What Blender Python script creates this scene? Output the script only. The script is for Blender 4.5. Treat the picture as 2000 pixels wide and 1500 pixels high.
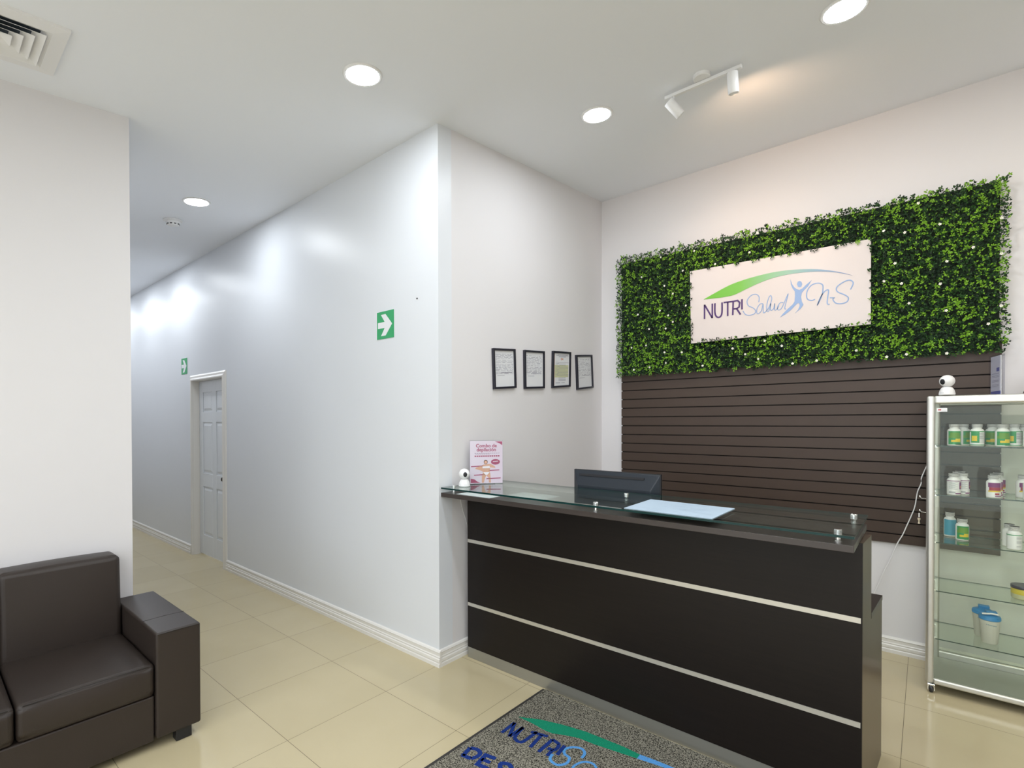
import bpy, bmesh, math, random
from mathutils import Vector, Matrix
for o in list(bpy.data.objects): bpy.data.objects.remove(o)
S = bpy.context.scene
R = math.radians
# ---------------------------------------------------------------- camera
cam_d = bpy.data.cameras.new('camera'); cam = bpy.data.objects.new('camera', cam_d)
S.collection.objects.link(cam); S.camera = cam
FPX = 978.0
cam_d.sensor_fit = 'HORIZONTAL'; cam_d.sensor_width = 36.0
cam_d.lens = FPX / 2000.0 * 36.0
cam_d.shift_y = (834 - 750) / 2000.0
cam_d.clip_start = 0.05
yaw, pitch, roll = -0.691, -0.0092, 0.0017
f = Vector((math.cos(pitch)*math.sin(yaw), math.cos(pitch)*math.cos(yaw), math.sin(pitch)))
r = Vector((math.cos(yaw), -math.sin(yaw), 0)); d = f.cross(r)
r2 = math.cos(roll)*r + math.sin(roll)*d; d2 = -math.sin(roll)*r + math.cos(roll)*d
m = Matrix((r2, -d2, -f)).transposed().to_4x4(); m.translation = Vector((0, 0, 1.61))
cam.matrix_world = m
# ---------------------------------------------------------------- view + world
S.view_settings.view_transform = 'Standard'; S.view_settings.look = 'None'
S.view_settings.gamma = 1; S.view_settings.use_curve_mapping = False
S.view_settings.exposure = -0.06
W = bpy.data.worlds.new('daylight'); S.world = W; W.use_nodes = True
W.node_tree.nodes['Background'].inputs[0].default_value = (0.93, 0.97, 1.0, 1)
W.node_tree.nodes['Background'].inputs[1].default_value = 2.4   # overcast daylight, enters through the open shopfront behind the camera
S.cycles.transparent_max_bounces = 32; S.cycles.max_bounces = 14
DOWN = 145.0      # downlight lens emission
# ---------------------------------------------------------------- materials
def mat(name, col, rough=0.5, metal=0.0, noise=0.0, nscale=8.0, bump=0.0, bscale=60.0, spec=0.5, coat=0.0):
    M = bpy.data.materials.new(name); M.use_nodes = True; N = M.node_tree; B = N.nodes['Principled BSDF']
    B.inputs['Base Color'].default_value = (*col, 1); B.inputs['Roughness'].default_value = rough
    B.inputs['Metallic'].default_value = metal; B.inputs['Specular IOR Level'].default_value = spec
    B.inputs['Coat Weight'].default_value = coat
    tc = N.nodes.new('ShaderNodeTexCoord')
    nz = N.nodes.new('ShaderNodeTexNoise'); nz.inputs['Scale'].default_value = nscale; nz.inputs['Detail'].default_value = 4
    N.links.new(tc.outputs['Object'], nz.inputs['Vector'])
    mx = N.nodes.new('ShaderNodeMix'); mx.data_type = 'RGBA'
    mx.inputs[6].default_value = (*[c*(1-noise) for c in col], 1); mx.inputs[7].default_value = (*[min(1, c*(1+noise)) for c in col], 1)
    N.links.new(nz.outputs['Fac'], mx.inputs[0]); N.links.new(mx.outputs[2], B.inputs['Base Color'])
    if bump:
        n2 = N.nodes.new('ShaderNodeTexNoise'); n2.inputs['Scale'].default_value = bscale; n2.inputs['Detail'].default_value = 3
        N.links.new(tc.outputs['Object'], n2.inputs['Vector'])
        bp = N.nodes.new('ShaderNodeBump'); bp.inputs['Strength'].default_value = bump; bp.inputs['Distance'].default_value = 0.002
        N.links.new(n2.outputs['Fac'], bp.inputs['Height']); N.links.new(bp.outputs[0], B.inputs['Normal'])
    return M
def glass(name, tint, ior=1.5):
    M = bpy.data.materials.new(name); M.use_nodes = True; N = M.node_tree; N.nodes.clear()
    o = N.nodes.new('ShaderNodeOutputMaterial'); mx = N.nodes.new('ShaderNodeMixShader')
    t = N.nodes.new('ShaderNodeBsdfTransparent'); t.inputs[0].default_value = (*tint, 1)
    g = N.nodes.new('ShaderNodeBsdfGlossy'); g.inputs['Roughness'].default_value = 0.0; g.inputs[0].default_value = (0.95, 1, 0.97, 1)
    lw = N.nodes.new('ShaderNodeLayerWeight'); lw.inputs[0].default_value = 0.5
    pw = N.nodes.new('ShaderNodeMath'); pw.operation = 'POWER'; pw.inputs[1].default_value = 5; N.links.new(lw.outputs['Facing'], pw.inputs[0])
    f0 = ((ior-1)/(ior+1))**2; fr = N.nodes.new('ShaderNodeMath'); fr.operation = 'MULTIPLY_ADD'; fr.inputs[1].default_value = 1-f0; fr.inputs[2].default_value = f0
    N.links.new(pw.outputs[0], fr.inputs[0])
    N.links.new(fr.outputs[0], mx.inputs[0]); N.links.new(t.outputs[0], mx.inputs[1]); N.links.new(g.outputs[0], mx.inputs[2])
    N.links.new(mx.outputs[0], o.inputs[0]); return M
def emit(name, col, s):
    M = bpy.data.materials.new(name); M.use_nodes = True; N = M.node_tree; B = N.nodes['Principled BSDF']
    B.inputs['Base Color'].default_value = (*col, 1); B.inputs['Emission Color'].default_value = (*col, 1); B.inputs['Emission Strength'].default_value = s
    return M
def wood(name, c1, c2, rough, axis=0, spec=0.5):
    M = bpy.data.materials.new(name); M.use_nodes = True; N = M.node_tree; B = N.nodes['Principled BSDF']
    B.inputs['Roughness'].default_value = rough; B.inputs['Specular IOR Level'].default_value = spec
    tc = N.nodes.new('ShaderNodeTexCoord'); mp = N.nodes.new('ShaderNodeMapping')
    mp.inputs['Scale'].default_value = (2, 40, 60) if axis == 0 else (40, 60, 2)
    nz = N.nodes.new('ShaderNodeTexNoise'); nz.inputs['Scale'].default_value = 2.2; nz.inputs['Detail'].default_value = 6
    cr = N.nodes.new('ShaderNodeMix'); cr.data_type = 'RGBA'; cr.inputs[6].default_value = (*c1, 1); cr.inputs[7].default_value = (*c2, 1)
    N.links.new(tc.outputs['Object'], mp.inputs[0]); N.links.new(mp.outputs[0], nz.inputs['Vector'])
    N.links.new(nz.outputs['Fac'], cr.inputs[0]); N.links.new(cr.outputs[2], B.inputs['Base Color']); return M
def gradmat(name, stops, x0, x1, rough=0.5):
    M = bpy.data.materials.new(name); M.use_nodes = True; N = M.node_tree; B = N.nodes['Principled BSDF']; B.inputs['Roughness'].default_value = rough
    tc = N.nodes.new('ShaderNodeTexCoord'); sx = N.nodes.new('ShaderNodeSeparateXYZ'); mr = N.nodes.new('ShaderNodeMapRange')
    mr.inputs[1].default_value = x0; mr.inputs[2].default_value = x1; cr = N.nodes.new('ShaderNodeValToRGB')
    e = cr.color_ramp.elements
    while len(e) < len(stops): e.new(0.5)
    for i, (p, c) in enumerate(stops): e[i].position = p; e[i].color = (*c, 1)
    N.links.new(tc.outputs['Object'], sx.inputs[0]); N.links.new(sx.outputs[0], mr.inputs[0]); N.links.new(mr.outputs[0], cr.inputs[0]); N.links.new(cr.outputs[0], B.inputs['Base Color'])
    return M
def speckle(name, col, var, scale=420.0):
    M = bpy.data.materials.new(name); M.use_nodes = True; N = M.node_tree; B = N.nodes['Principled BSDF']; B.inputs['Roughness'].default_value = 0.95; B.inputs['Specular IOR Level'].default_value = 0.1
    tc = N.nodes.new('ShaderNodeTexCoord'); nz = N.nodes.new('ShaderNodeTexNoise'); nz.inputs['Scale'].default_value = scale; nz.inputs['Detail'].default_value = 1
    cr = N.nodes.new('ShaderNodeValToRGB'); cr.color_ramp.elements[0].position = 0.36; cr.color_ramp.elements[1].position = 0.64
    cr.color_ramp.elements[0].color = (*[c*(1-var) for c in col], 1); cr.color_ramp.elements[1].color = (*[min(1, c*(1+var)) for c in col], 1)
    bp = N.nodes.new('ShaderNodeBump'); bp.inputs['Strength'].default_value = 0.6; bp.inputs['Distance'].default_value = 0.003
    N.links.new(tc.outputs['Object'], nz.inputs['Vector']); N.links.new(nz.outputs['Fac'], cr.inputs[0]); N.links.new(cr.outputs[0], B.inputs['Base Color'])
    N.links.new(nz.outputs['Fac'], bp.inputs['Height']); N.links.new(bp.outputs[0], B.inputs['Normal']); return M
def tile_floor():
    M = bpy.data.materials.new('polished_cream_tile'); M.use_nodes = True; N = M.node_tree; B = N.nodes['Principled BSDF']
    tc = N.nodes.new('ShaderNodeTexCoord'); sx = N.nodes.new('ShaderNodeSeparateXYZ'); N.links.new(tc.outputs['Object'], sx.inputs[0])
    def mth(op, a, b=None):
        q = N.nodes.new('ShaderNodeMath'); q.operation = op
        for i, v in enumerate((a, b)):
            if v is None: continue
            if isinstance(v, (int, float)): q.inputs[i].default_value = v
            else: N.links.new(v, q.inputs[i])
        return q.outputs[0]
    def line(c, off):
        t = mth('FRACT', mth('ADD', mth('DIVIDE', mth('SUBTRACT', c, off), 0.6), 100.0))
        dd = mth('ABSOLUTE', mth('SUBTRACT', t, 0.5)); return mth('GREATER_THAN', dd, 0.5 - 0.0019)
    g = mth('MAXIMUM', line(sx.outputs[0], -2.486), line(sx.outputs[1], 1.817))
    # a slightly different tone for each tile
    fx = mth('FLOOR', mth('DIVIDE', mth('SUBTRACT', sx.outputs[0], -2.486), 0.6)); fy = mth('FLOOR', mth('DIVIDE', mth('SUBTRACT', sx.outputs[1], 1.817), 0.6))
    cb = N.nodes.new('ShaderNodeCombineXYZ'); N.links.new(fx, cb.inputs[0]); N.links.new(fy, cb.inputs[1])
    wn = N.nodes.new('ShaderNodeTexWhiteNoise'); N.links.new(cb.outputs[0], wn.inputs['Vector'])
    nz = N.nodes.new('ShaderNodeTexNoise'); nz.inputs['Scale'].default_value = 3.0; nz.inputs['Detail'].default_value = 6; N.links.new(tc.outputs['Object'], nz.inputs['Vector'])
    v = mth('ADD', mth('MULTIPLY', wn.outputs['Value'], 0.35), mth('MULTIPLY', nz.outputs['Fac'], 0.65))
    mx = N.nodes.new('ShaderNodeMix'); mx.data_type = 'RGBA'; mx.inputs[6].default_value = (0.50, 0.425, 0.26, 1); mx.inputs[7].default_value = (0.58, 0.50, 0.325, 1); N.links.new(v, mx.inputs[0])
    m2 = N.nodes.new('ShaderNodeMix'); m2.data_type = 'RGBA'; m2.inputs[7].default_value = (0.12, 0.095, 0.05, 1); N.links.new(mx.outputs[2], m2.inputs[6]); N.links.new(g, m2.inputs[0])
    N.links.new(m2.outputs[2], B.inputs['Base Color'])
    rg = mth('ADD', mth('MULTIPLY', g, 0.5), 0.13); N.links.new(rg, B.inputs['Roughness']); B.inputs['Specular IOR Level'].default_value = 0.5
    return M
WALL = mat('satin_white_paint', (0.73, 0.755, 0.79), 0.40, noise=0.015, nscale=1.5, bump=0.06, bscale=14, spec=0.45)
WALLB = mat('matte_white_paint', (0.74, 0.725, 0.735), 0.6, noise=0.015, nscale=1.5, bump=0.05, bscale=14, spec=0.35)
CEIL = mat('matte_ceiling_paint', (0.865, 0.89, 0.935), 0.8, noise=0.01, nscale=1.0, spec=0.2)
TRIM = mat('white_gloss_trim', (0.78, 0.76, 0.72), 0.3)
FLOOR = tile_floor()
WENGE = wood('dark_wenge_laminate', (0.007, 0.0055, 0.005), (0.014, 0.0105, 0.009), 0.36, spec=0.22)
WENGE_S = wood('wenge_side_sheen', (0.056, 0.036, 0.024), (0.085, 0.056, 0.037), 0.3, 2)  # wenge with the side's grazing reflection put into a lighter colour
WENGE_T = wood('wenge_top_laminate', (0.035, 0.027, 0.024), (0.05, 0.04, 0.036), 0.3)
ALU = mat('brushed_aluminium', (0.62, 0.62, 0.58), 0.35, 0.85, noise=0.05, nscale=30)
STRIP = mat('satin_aluminium_strip', (0.62, 0.60, 0.54), 0.35, 0.6)
KICK = mat('brushed_steel_kickplate', (0.40, 0.40, 0.37), 0.38, 0.8)
CHROME = mat('chrome', (0.85, 0.86, 0.86), 0.08, 1.0)
GLASS = glass('clear_glass', (0.90, 0.945, 0.925), 1.6)
GLASSC = glass('cabinet_glass', (0.958, 0.972, 0.945), 1.27)
GEDGE = mat('green_glass_edge', (0.002, 0.030, 0.028), 0.15, spec=0.3)
GEDGE2 = mat('pale_glass_edge', (0.02, 0.05, 0.04), 0.15)
BLACK = mat('black_plastic', (0.012, 0.013, 0.016), 0.35)
MONI = mat('slate_monitor_plastic', (0.012, 0.018, 0.027), 0.38)
DARK = mat('dark_slot', (0.004, 0.004, 0.006), 0.6)
WHITEP = mat('white_plastic', (0.82, 0.82, 0.82), 0.3)
LEATHER = mat('brown_leatherette', (0.031, 0.023, 0.019), 0.42, spec=0.38, noise=0.1, nscale=5, bump=0.25, bscale=350)
SEAM = mat('leatherette_seam', (0.015, 0.011, 0.009), 0.6)
SLAT = mat('brown_slatwall_board', (0.052, 0.032, 0.022), 0.5, noise=0.06, nscale=3)
GROOVE = mat('slatwall_groove', (0.012, 0.008, 0.006), 0.8)
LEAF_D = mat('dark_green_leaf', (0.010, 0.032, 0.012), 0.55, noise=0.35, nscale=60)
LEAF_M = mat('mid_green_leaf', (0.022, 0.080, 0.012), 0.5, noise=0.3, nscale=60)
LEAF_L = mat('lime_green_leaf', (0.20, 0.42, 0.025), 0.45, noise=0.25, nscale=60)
BACKING = mat('dark_hedge_backing', (0.008, 0.016, 0.008), 0.9)
PETAL = mat('white_petal', (0.85, 0.84, 0.78), 0.6)
BOARD = mat('white_acrylic_board', (0.66, 0.60, 0.58), 0.3)
PURPLE = mat('dark_purple_letter', (0.060, 0.018, 0.13), 0.4)
SKY = mat('light_blue_letter', (0.26, 0.38, 0.62), 0.4)
SWOOSH = gradmat('green_to_blue_swoosh', [(0.0, (0.13, 0.45, 0.02)), (0.28, (0.17, 0.47, 0.06)), (0.6, (0.30, 0.50, 0.38)), (0.8, (0.25, 0.38, 0.50)), (1.0, (0.22, 0.28, 0.50))], -1.44, -0.40)
GREEN = mat('green_sign_plastic', (0.03, 0.36, 0.13), 0.35)
PAPER = mat('white_paper', (0.74, 0.75, 0.77), 0.6)
INK = mat('grey_print', (0.30, 0.30, 0.36), 0.7)
FRAMEB = mat('black_picture_frame', (0.012, 0.012, 0.022), 0.4)
MATG = speckle('grey_loop_mat', (0.165, 0.155, 0.125), 0.9, 170)
MATB = speckle('navy_loop_letter', (0.012, 0.035, 0.19), 0.6)
MATGR = speckle('green_loop_band', (0.012, 0.25, 0.14), 0.5)
MATSK = speckle('sky_blue_loop_letter', (0.10, 0.32, 0.68), 0.45)
RUBBER = mat('black_rubber_edge', (0.03, 0.027, 0.024), 0.7)
LENS = emit('downlight_lens', (0.90, 0.95, 1.0), DOWN)
LENSW = emit('added_warm_lens', (1.0, 0.80, 0.56), DOWN)  # lens of the added warm light over the cabinet
WARM = emit('warm_spot_lens', (1.0, 0.80, 0.60), 60)
# ---------------------------------------------------------------- mesh helpers
C = S.collection
class MB:
    def __init__(s): s.v = []; s.f = []; s.m = []
    def add(s, vs, fs, mi=0):
        n = len(s.v); s.v += [tuple(v) for v in vs]; s.f += [tuple(i+n for i in q) for q in fs]; s.m += [mi]*len(fs)
    def box(s, x0, x1, y0, y1, z0, z1, mi=0):
        s.add([(x0,y0,z0),(x1,y0,z0),(x1,y1,z0),(x0,y1,z0),(x0,y0,z1),(x1,y0,z1),(x1,y1,z1),(x0,y1,z1)],
              [(0,3,2,1),(4,5,6,7),(0,1,5,4),(1,2,6,5),(2,3,7,6),(3,0,4,7)], mi); return s
    def hexa(s, p, mi=0):   # 8 points, bottom four then top four
        s.add(p, [(0,3,2,1),(4,5,6,7),(0,1,5,4),(1,2,6,5),(2,3,7,6),(3,0,4,7)], mi); return s
    def prism(s, poly, fn0, fn1, mi=0):   # a polygon swept between two placings
        n = len(poly); a = [fn0(*p) for p in poly]; b = [fn1(*p) for p in poly]
        s.add(a+b, [tuple(range(n-1,-1,-1)), tuple(range(n,2*n))] + [(i,(i+1)%n,(i+1)%n+n,i+n) for i in range(n)], mi); return s
    def lathe(s, prof, c=(0,0,0), n=32, mi=0, axis='Z', mis=None):
        vs = []; fs = []; ms = []
        for (rr, h) in prof:
            for k in range(n):
                a = 2*math.pi*k/n; p = (rr*math.cos(a), rr*math.sin(a), h)
                if axis == 'Y': p = (p[0], p[2], p[1])
                if axis == 'X': p = (p[2], p[0], p[1])
                vs.append((p[0]+c[0], p[1]+c[1], p[2]+c[2]))
        for i in range(len(prof)-1):
            for k in range(n):
                k2 = (k+1) % n; fs.append((i*n+k, i*n+k2, (i+1)*n+k2, (i+1)*n+k)); ms.append(mis[i] if mis else mi)
        b = len(s.v); s.v += vs; s.f += [tuple(q+b for q in t) for t in fs]; s.m += ms
        if prof[0][0] > 1e-6: s.f.append(tuple(b+k for k in range(n-1,-1,-1))); s.m.append(ms[0])
        if prof[-1][0] > 1e-6: s.f.append(tuple(b+(len(prof)-1)*n+k for k in range(n))); s.m.append(ms[-1])
        return s
    def tube(s, pts, rad, n=8, mi=0):
        P = [Vector(p) for p in pts]; b = len(s.v)
        for i, p in enumerate(P):
            t = (P[min(i+1, len(P)-1)] - P[max(i-1, 0)]).normalized()
            u = t.cross(Vector((0,0,1)));  u = u if u.length > 0.01 else t.cross(Vector((1,0,0))); u.normalize(); w = t.cross(u)
            for k in range(n):
                a = 2*math.pi*k/n; s.v.append(tuple(p + rad*(math.cos(a)*u + math.sin(a)*w)))
        for i in range(len(P)-1):
            for k in range(n):
                k2 = (k+1) % n; s.f.append((b+i*n+k, b+i*n+k2, b+(i+1)*n+k2, b+(i+1)*n+k)); s.m.append(mi)
        s.f.append(tuple(b+k for k in range(n))); s.f.append(tuple(b+(len(P)-1)*n+k for k in range(n-1,-1,-1))); s.m += [mi, mi]
        return s
    def build(s, name, mats, parent=None, bevel=0, seg=2, smooth=False, fix=True, solid=0, subsurf=0):
        me = bpy.data.meshes.new(name); me.from_pydata(s.v, [], s.f)
        mats = mats if isinstance(mats, (list, tuple)) else [mats]
        for q in mats: me.materials.append(q)
        me.polygons.foreach_set('material_index', s.m)
        if smooth: me.polygons.foreach_set('use_smooth', [True]*len(s.f))
        if fix:
            b = bmesh.new(); b.from_mesh(me)
            if smooth: bmesh.ops.remove_doubles(b, verts=b.verts, dist=1e-6)
            bmesh.ops.recalc_face_normals(b, faces=b.faces); b.to_mesh(me); b.free()
        me.update(); o = bpy.data.objects.new(name, me); C.objects.link(o)
        if solid: q = o.modifiers.new('s', 'SOLIDIFY'); q.thickness = solid; q.offset = 0
        if bevel: q = o.modifiers.new('b', 'BEVEL'); q.width = bevel; q.segments = seg; q.limit_method = 'ANGLE'; q.angle_limit = R(40)
        if subsurf: q = o.modifiers.new('ss', 'SUBSURF'); q.levels = subsurf; q.render_levels = subsurf
        if smooth:
            try:
                for e in me.edges: pass
                me.set_sharp_from_angle(angle=R(38))
            except Exception: pass
        if parent: o.parent = parent; o.matrix_parent_inverse = Matrix()
        return o
def tag(o, label=None, cat=None, group=None, kind=None):
    if label: o['label'] = label
    if cat: o['category'] = cat
    if group: o['group'] = group
    if kind: o['kind'] = kind
    return o
def thing(name, label, cat, loc=(0,0,0), rz=0, group=None):
    o = bpy.data.objects.new(name, None); C.objects.link(o); o.location = loc; o.rotation_euler = (0,0,rz); o.empty_display_size = 0.1
    return tag(o, label, cat, group)
def struct(name, mb, mats, label, **k):
    o = mb.build(name, mats, **k); return tag(o, label, None, None, 'structure')
def copy_tree(o, parent=None):
    c = o.copy(); C.objects.link(c); c.parent = parent
    for ch in [x for x in bpy.data.objects if x.parent == o]: copy_tree(ch, c)
    return c
def smooth_line(pts, n=6, closed=False):
    out = []; L = len(pts)
    for i in range(L if closed else L-1):
        g = lambda k: pts[k % L] if closed else pts[min(max(k, 0), L-1)]
        a, b, c, e = g(i-1), g(i), g(i+1), g(i+2)
        for k in range(n):
            t = k/n
            out.append(tuple(0.5*((2*b[j]) + (-a[j]+c[j])*t + (2*a[j]-5*b[j]+4*c[j]-e[j])*t*t + (-a[j]+3*b[j]-3*c[j]+e[j])*t**3) for j in (0, 1)))
    if not closed: out.append(tuple(pts[-1]))
    return out
def stroke(mb, pts, w, fn, mi=0):          # a flat ribbon of width w along a 2-D line
    P = [Vector(p) for p in pts]; b = len(mb.v); n = len(P)
    for i, p in enumerate(P):
        t1 = (P[i]-P[i-1]).normalized() if i > 0 else (P[1]-P[0]).normalized()
        t2 = (P[i+1]-P[i]).normalized() if i < n-1 else t1
        t = (t1+t2); t = t.normalized() if t.length > 0.2 else t1
        nn = Vector((-t.y, t.x)); k = 1/max(0.6, abs(nn.dot(Vector((-t1.y, t1.x)))))
        mb.v.append(fn(*(p+nn*w/2*k))); mb.v.append(fn(*(p-nn*w/2*k)))
    for i in range(n-1): mb.f.append((b+2*i, b+2*i+1, b+2*i+3, b+2*i+2)); mb.m.append(mi)
def flat(mb, poly, fn, mi=0):
    from mathutils.geometry import tessellate_polygon
    tr = tessellate_polygon([[Vector((p[0], p[1], 0)) for p in poly]]); mb.add([fn(*p) for p in poly], [tuple(t) for t in tr], mi)
def text(mb, body, size, fn, x=0.0, y=0.0, mi=0, align='LEFT', bold=0.0):
    cu = bpy.data.curves.new('t', 'FONT'); cu.body = body; cu.size = size; cu.align_x = align; cu.offset = bold; cu.resolution_u = 3
    o = bpy.data.objects.new('t', cu); C.objects.link(o); bpy.context.view_layer.update()
    me = o.evaluated_get(bpy.context.evaluated_depsgraph_get()).to_mesh()
    mb.add([fn(x+v.co.x, y+v.co.y) for v in me.vertices], [tuple(p.vertices) for p in me.polygons], mi)
    bpy.data.objects.remove(o); bpy.data.curves.remove(cu)
# ---------------------------------------------------------------- room shell
HY, AX, LY, CY, WX = 2.23, -2.47, 4.376, 0.862, -3.68   # hall wall, alcove wall, logo wall, corridor side wall, left wall
XE, XR, YF = -12.5, 3.2, -4.6
zc = lambda y: 3.567 + 0.0972*(y - HY)
SL = math.atan(0.0972)
b = MB(); b.add([(XE,YF,0),(XR+.2,YF,0),(XR+.2,LY+.2,0),(XE,LY+.2,0),(XE,YF,-.1),(XR+.2,YF,-.1),(XR+.2,LY+.2,-.1),(XE,LY+.2,-.1)], [(0,1,2,3),(7,6,5,4),(0,4,5,1),(1,5,6,2),(2,6,7,3),(3,7,4,0)])
struct('floor', b, FLOOR, 'polished cream floor tiles with thin dark joints')
y0, y1 = YF, LY+.2
b = MB(); b.hexa([(XE,y0,zc(y0)),(XR+.2,y0,zc(y0)),(XR+.2,y1,zc(y1)),(XE,y1,zc(y1)),(XE,y0,zc(y0)+.15),(XR+.2,y0,zc(y0)+.15),(XR+.2,y1,zc(y1)+.15),(XE,y1,zc(y1)+.15)])
struct('ceiling', b, CEIL, 'plain white ceiling')
def wallbox(b, x0, x1, y0, y1, z0=0.0, z1=None):
    t0, t1 = (zc(y0), zc(y1)) if z1 is None else (z1, z1)
    b.hexa([(x0,y0,z0),(x1,y0,z0),(x1,y1,z0),(x0,y1,z0),(x0,y0,t0),(x1,y0,t0),(x1,y1,t1),(x0,y1,t1)])
DX0, DX1, DZ = -6.90, -5.96, 2.12
b = MB(); wallbox(b, XE, DX0, HY, HY+.12); wallbox(b, DX1, AX, HY, HY+.12); wallbox(b, DX0, DX1, HY, HY+.12, DZ)
struct('wall_hallway', b, WALL, 'long white hallway wall with the exit arrow signs and the door')
b = MB(); wallbox(b, AX-.12, AX, HY+.12, LY); struct('wall_alcove', b, WALLB, 'short white wall beside the desk with four framed documents')
b = MB(); wallbox(b, AX-.12, XR+.2, LY, LY+.15); struct('wall_back', b, WALLB, 'white wall behind the desk carrying hedge panel and slatwall')
b = MB(); wallbox(b, XE, WX, CY-.15, CY); wallbox(b, WX-.15, WX, YF, CY-.15); struct('wall_left', b, WALLB, 'white wall behind the brown sofa, ending at the corridor')
b = MB(); wallbox(b, XE, XE+.15, CY, HY); struct('wall_corridor_end', b, WALLB, 'white end wall of the corridor')
b = MB(); wallbox(b, XR, XR+.2, YF, LY); struct('wall_right', b, WALLB, 'white side wall')
b = MB(); wallbox(b, WX-.15, WX+.5, YF, YF+.15); wallbox(b, XR-.5, XR, YF, YF+.15); wallbox(b, WX+.5, XR-.5, YF, YF+.15, 2.6)
struct('wall_front', b, WALLB, 'front wall around the shopfront opening')
# baseboards: a ridged profile
PROF = [(0,0),(.020,0),(.020,.022),(.015,.028),(.019,.036),(.019,.052),(.013,.058),(.016,.066),(.012,.072),(.012,.090),(.016,.096),(.010,.106),(0,.110)]
def base(name, p0, p1, nrm, label):
    b = MB(); n = Vector(nrm)
    fn = lambda P: (lambda u, v: (P[0]+n.x*u, P[1]+n.y*u, v))
    b.prism(PROF, fn(p0), fn(p1)); return struct(name, b, TRIM, label)
e = 0.0
base('baseboard_hallway', (DX1+.065, HY), (AX+.02, HY), (0,-1), 'ridged white baseboard between door and wall corner')
base('baseboard_corridor', (XE+.15, HY), (DX0-.07, HY), (0,-1), 'ridged white baseboard beyond the door')
base('baseboard_alcove', (AX, HY), (AX, LY), (1,0), 'ridged white baseboard under the framed documents')
base('baseboard_back', (AX+.02, LY), (XR, LY), (0,-1), 'ridged white baseboard below the slatwall')
base('baseboard_left', (WX, YF+.15), (WX, CY), (1,0), 'ridged white baseboard behind the sofa')
base('baseboard_corridor_left', (WX, CY), (XE+.15, CY), (0,1), 'ridged white baseboard of the far corridor side')
# door with casing
dr = thing('door_1', 'white six-panel door set back in the hallway wall', None, ((DX0+DX1)/2, HY, 0)); dr['kind'] = 'structure'
hw = (DX1-DX0)/2
b = MB()
CP = [(0,0),(0,-.022),(.012,-.024),(.030,-.016),(.050,-.014),(.068,-.006),(.068,0)]   # offset outwards, y
b.prism(CP, lambda u, v: (-hw-u, v, 0), lambda u, v: (-hw-u, v, DZ+u)); b.prism(CP, lambda u, v: (hw+u, v, 0), lambda u, v: (hw+u, v, DZ+u))
b.prism(CP, lambda u, v: (-hw-u, v, DZ+u), lambda u, v: (hw+u, v, DZ+u)); b.build('casing', TRIM, dr)
b = MB(); b.box(-hw, -hw+.004, 0.0, .12, 0, DZ); b.box(hw-.004, hw, 0.0, .12, 0, DZ); b.box(-hw+.004, hw-.004, 0.0, .12, DZ-.004, DZ); b.build('jamb', TRIM, dr)
DOORM = mat('white_door_paint', (0.74, 0.77, 0.80), 0.35)
b = MB(); dw = hw-.006; y = .078; b.box(-dw, dw, y, y+.035, .015, DZ-.006)
xs = [(-dw+.11, -.055), (.055, dw-.11)]; zs = [(.25, .84), (1.00, 1.62), (1.74, 1.98)]
xe = [-dw, -dw+.11, -.055, .055, dw-.11, dw]
for i in (0, 2, 4): b.box(xe[i], xe[i+1], y-.010, y, .015, DZ-.006)
ze = [.015, .25, .84, 1.00, 1.62, 1.74, 1.98, DZ-.006]
for i in (0, 2, 4, 6):
    for (xa, xb) in xs: b.box(xa, xb, y-.010, y, ze[i], ze[i+1])
for (xa, xb) in xs:
    for (za, zb) in zs:
        o1, o2 = .018, .045
        b.hexa([(xa+o1, y, za+o1), (xb-o1, y, za+o1), (xb-o2, y-.009, za+o2), (xa+o2, y-.009, za+o2), (xa+o1, y, zb-o1), (xb-o1, y, zb-o1), (xb-o2, y-.009, zb-o2), (xa+o2, y-.009, zb-o2)])
b.build('door_leaf', DOORM, dr, bevel=.002)
b = MB(); b.lathe([(.0, -.058), (.016, -.056), (.026, -.045), (.026, -.036), (.012, -.026), (.010, -.012), (.028, -.010), (.028, 0)], (dw-.115, y-.010, .975), 20, axis='Y')
b.build('door_knob', mat('dark_bronze', (0.03, 0.022, 0.018), 0.25, 0.8), dr, smooth=True)
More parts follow.
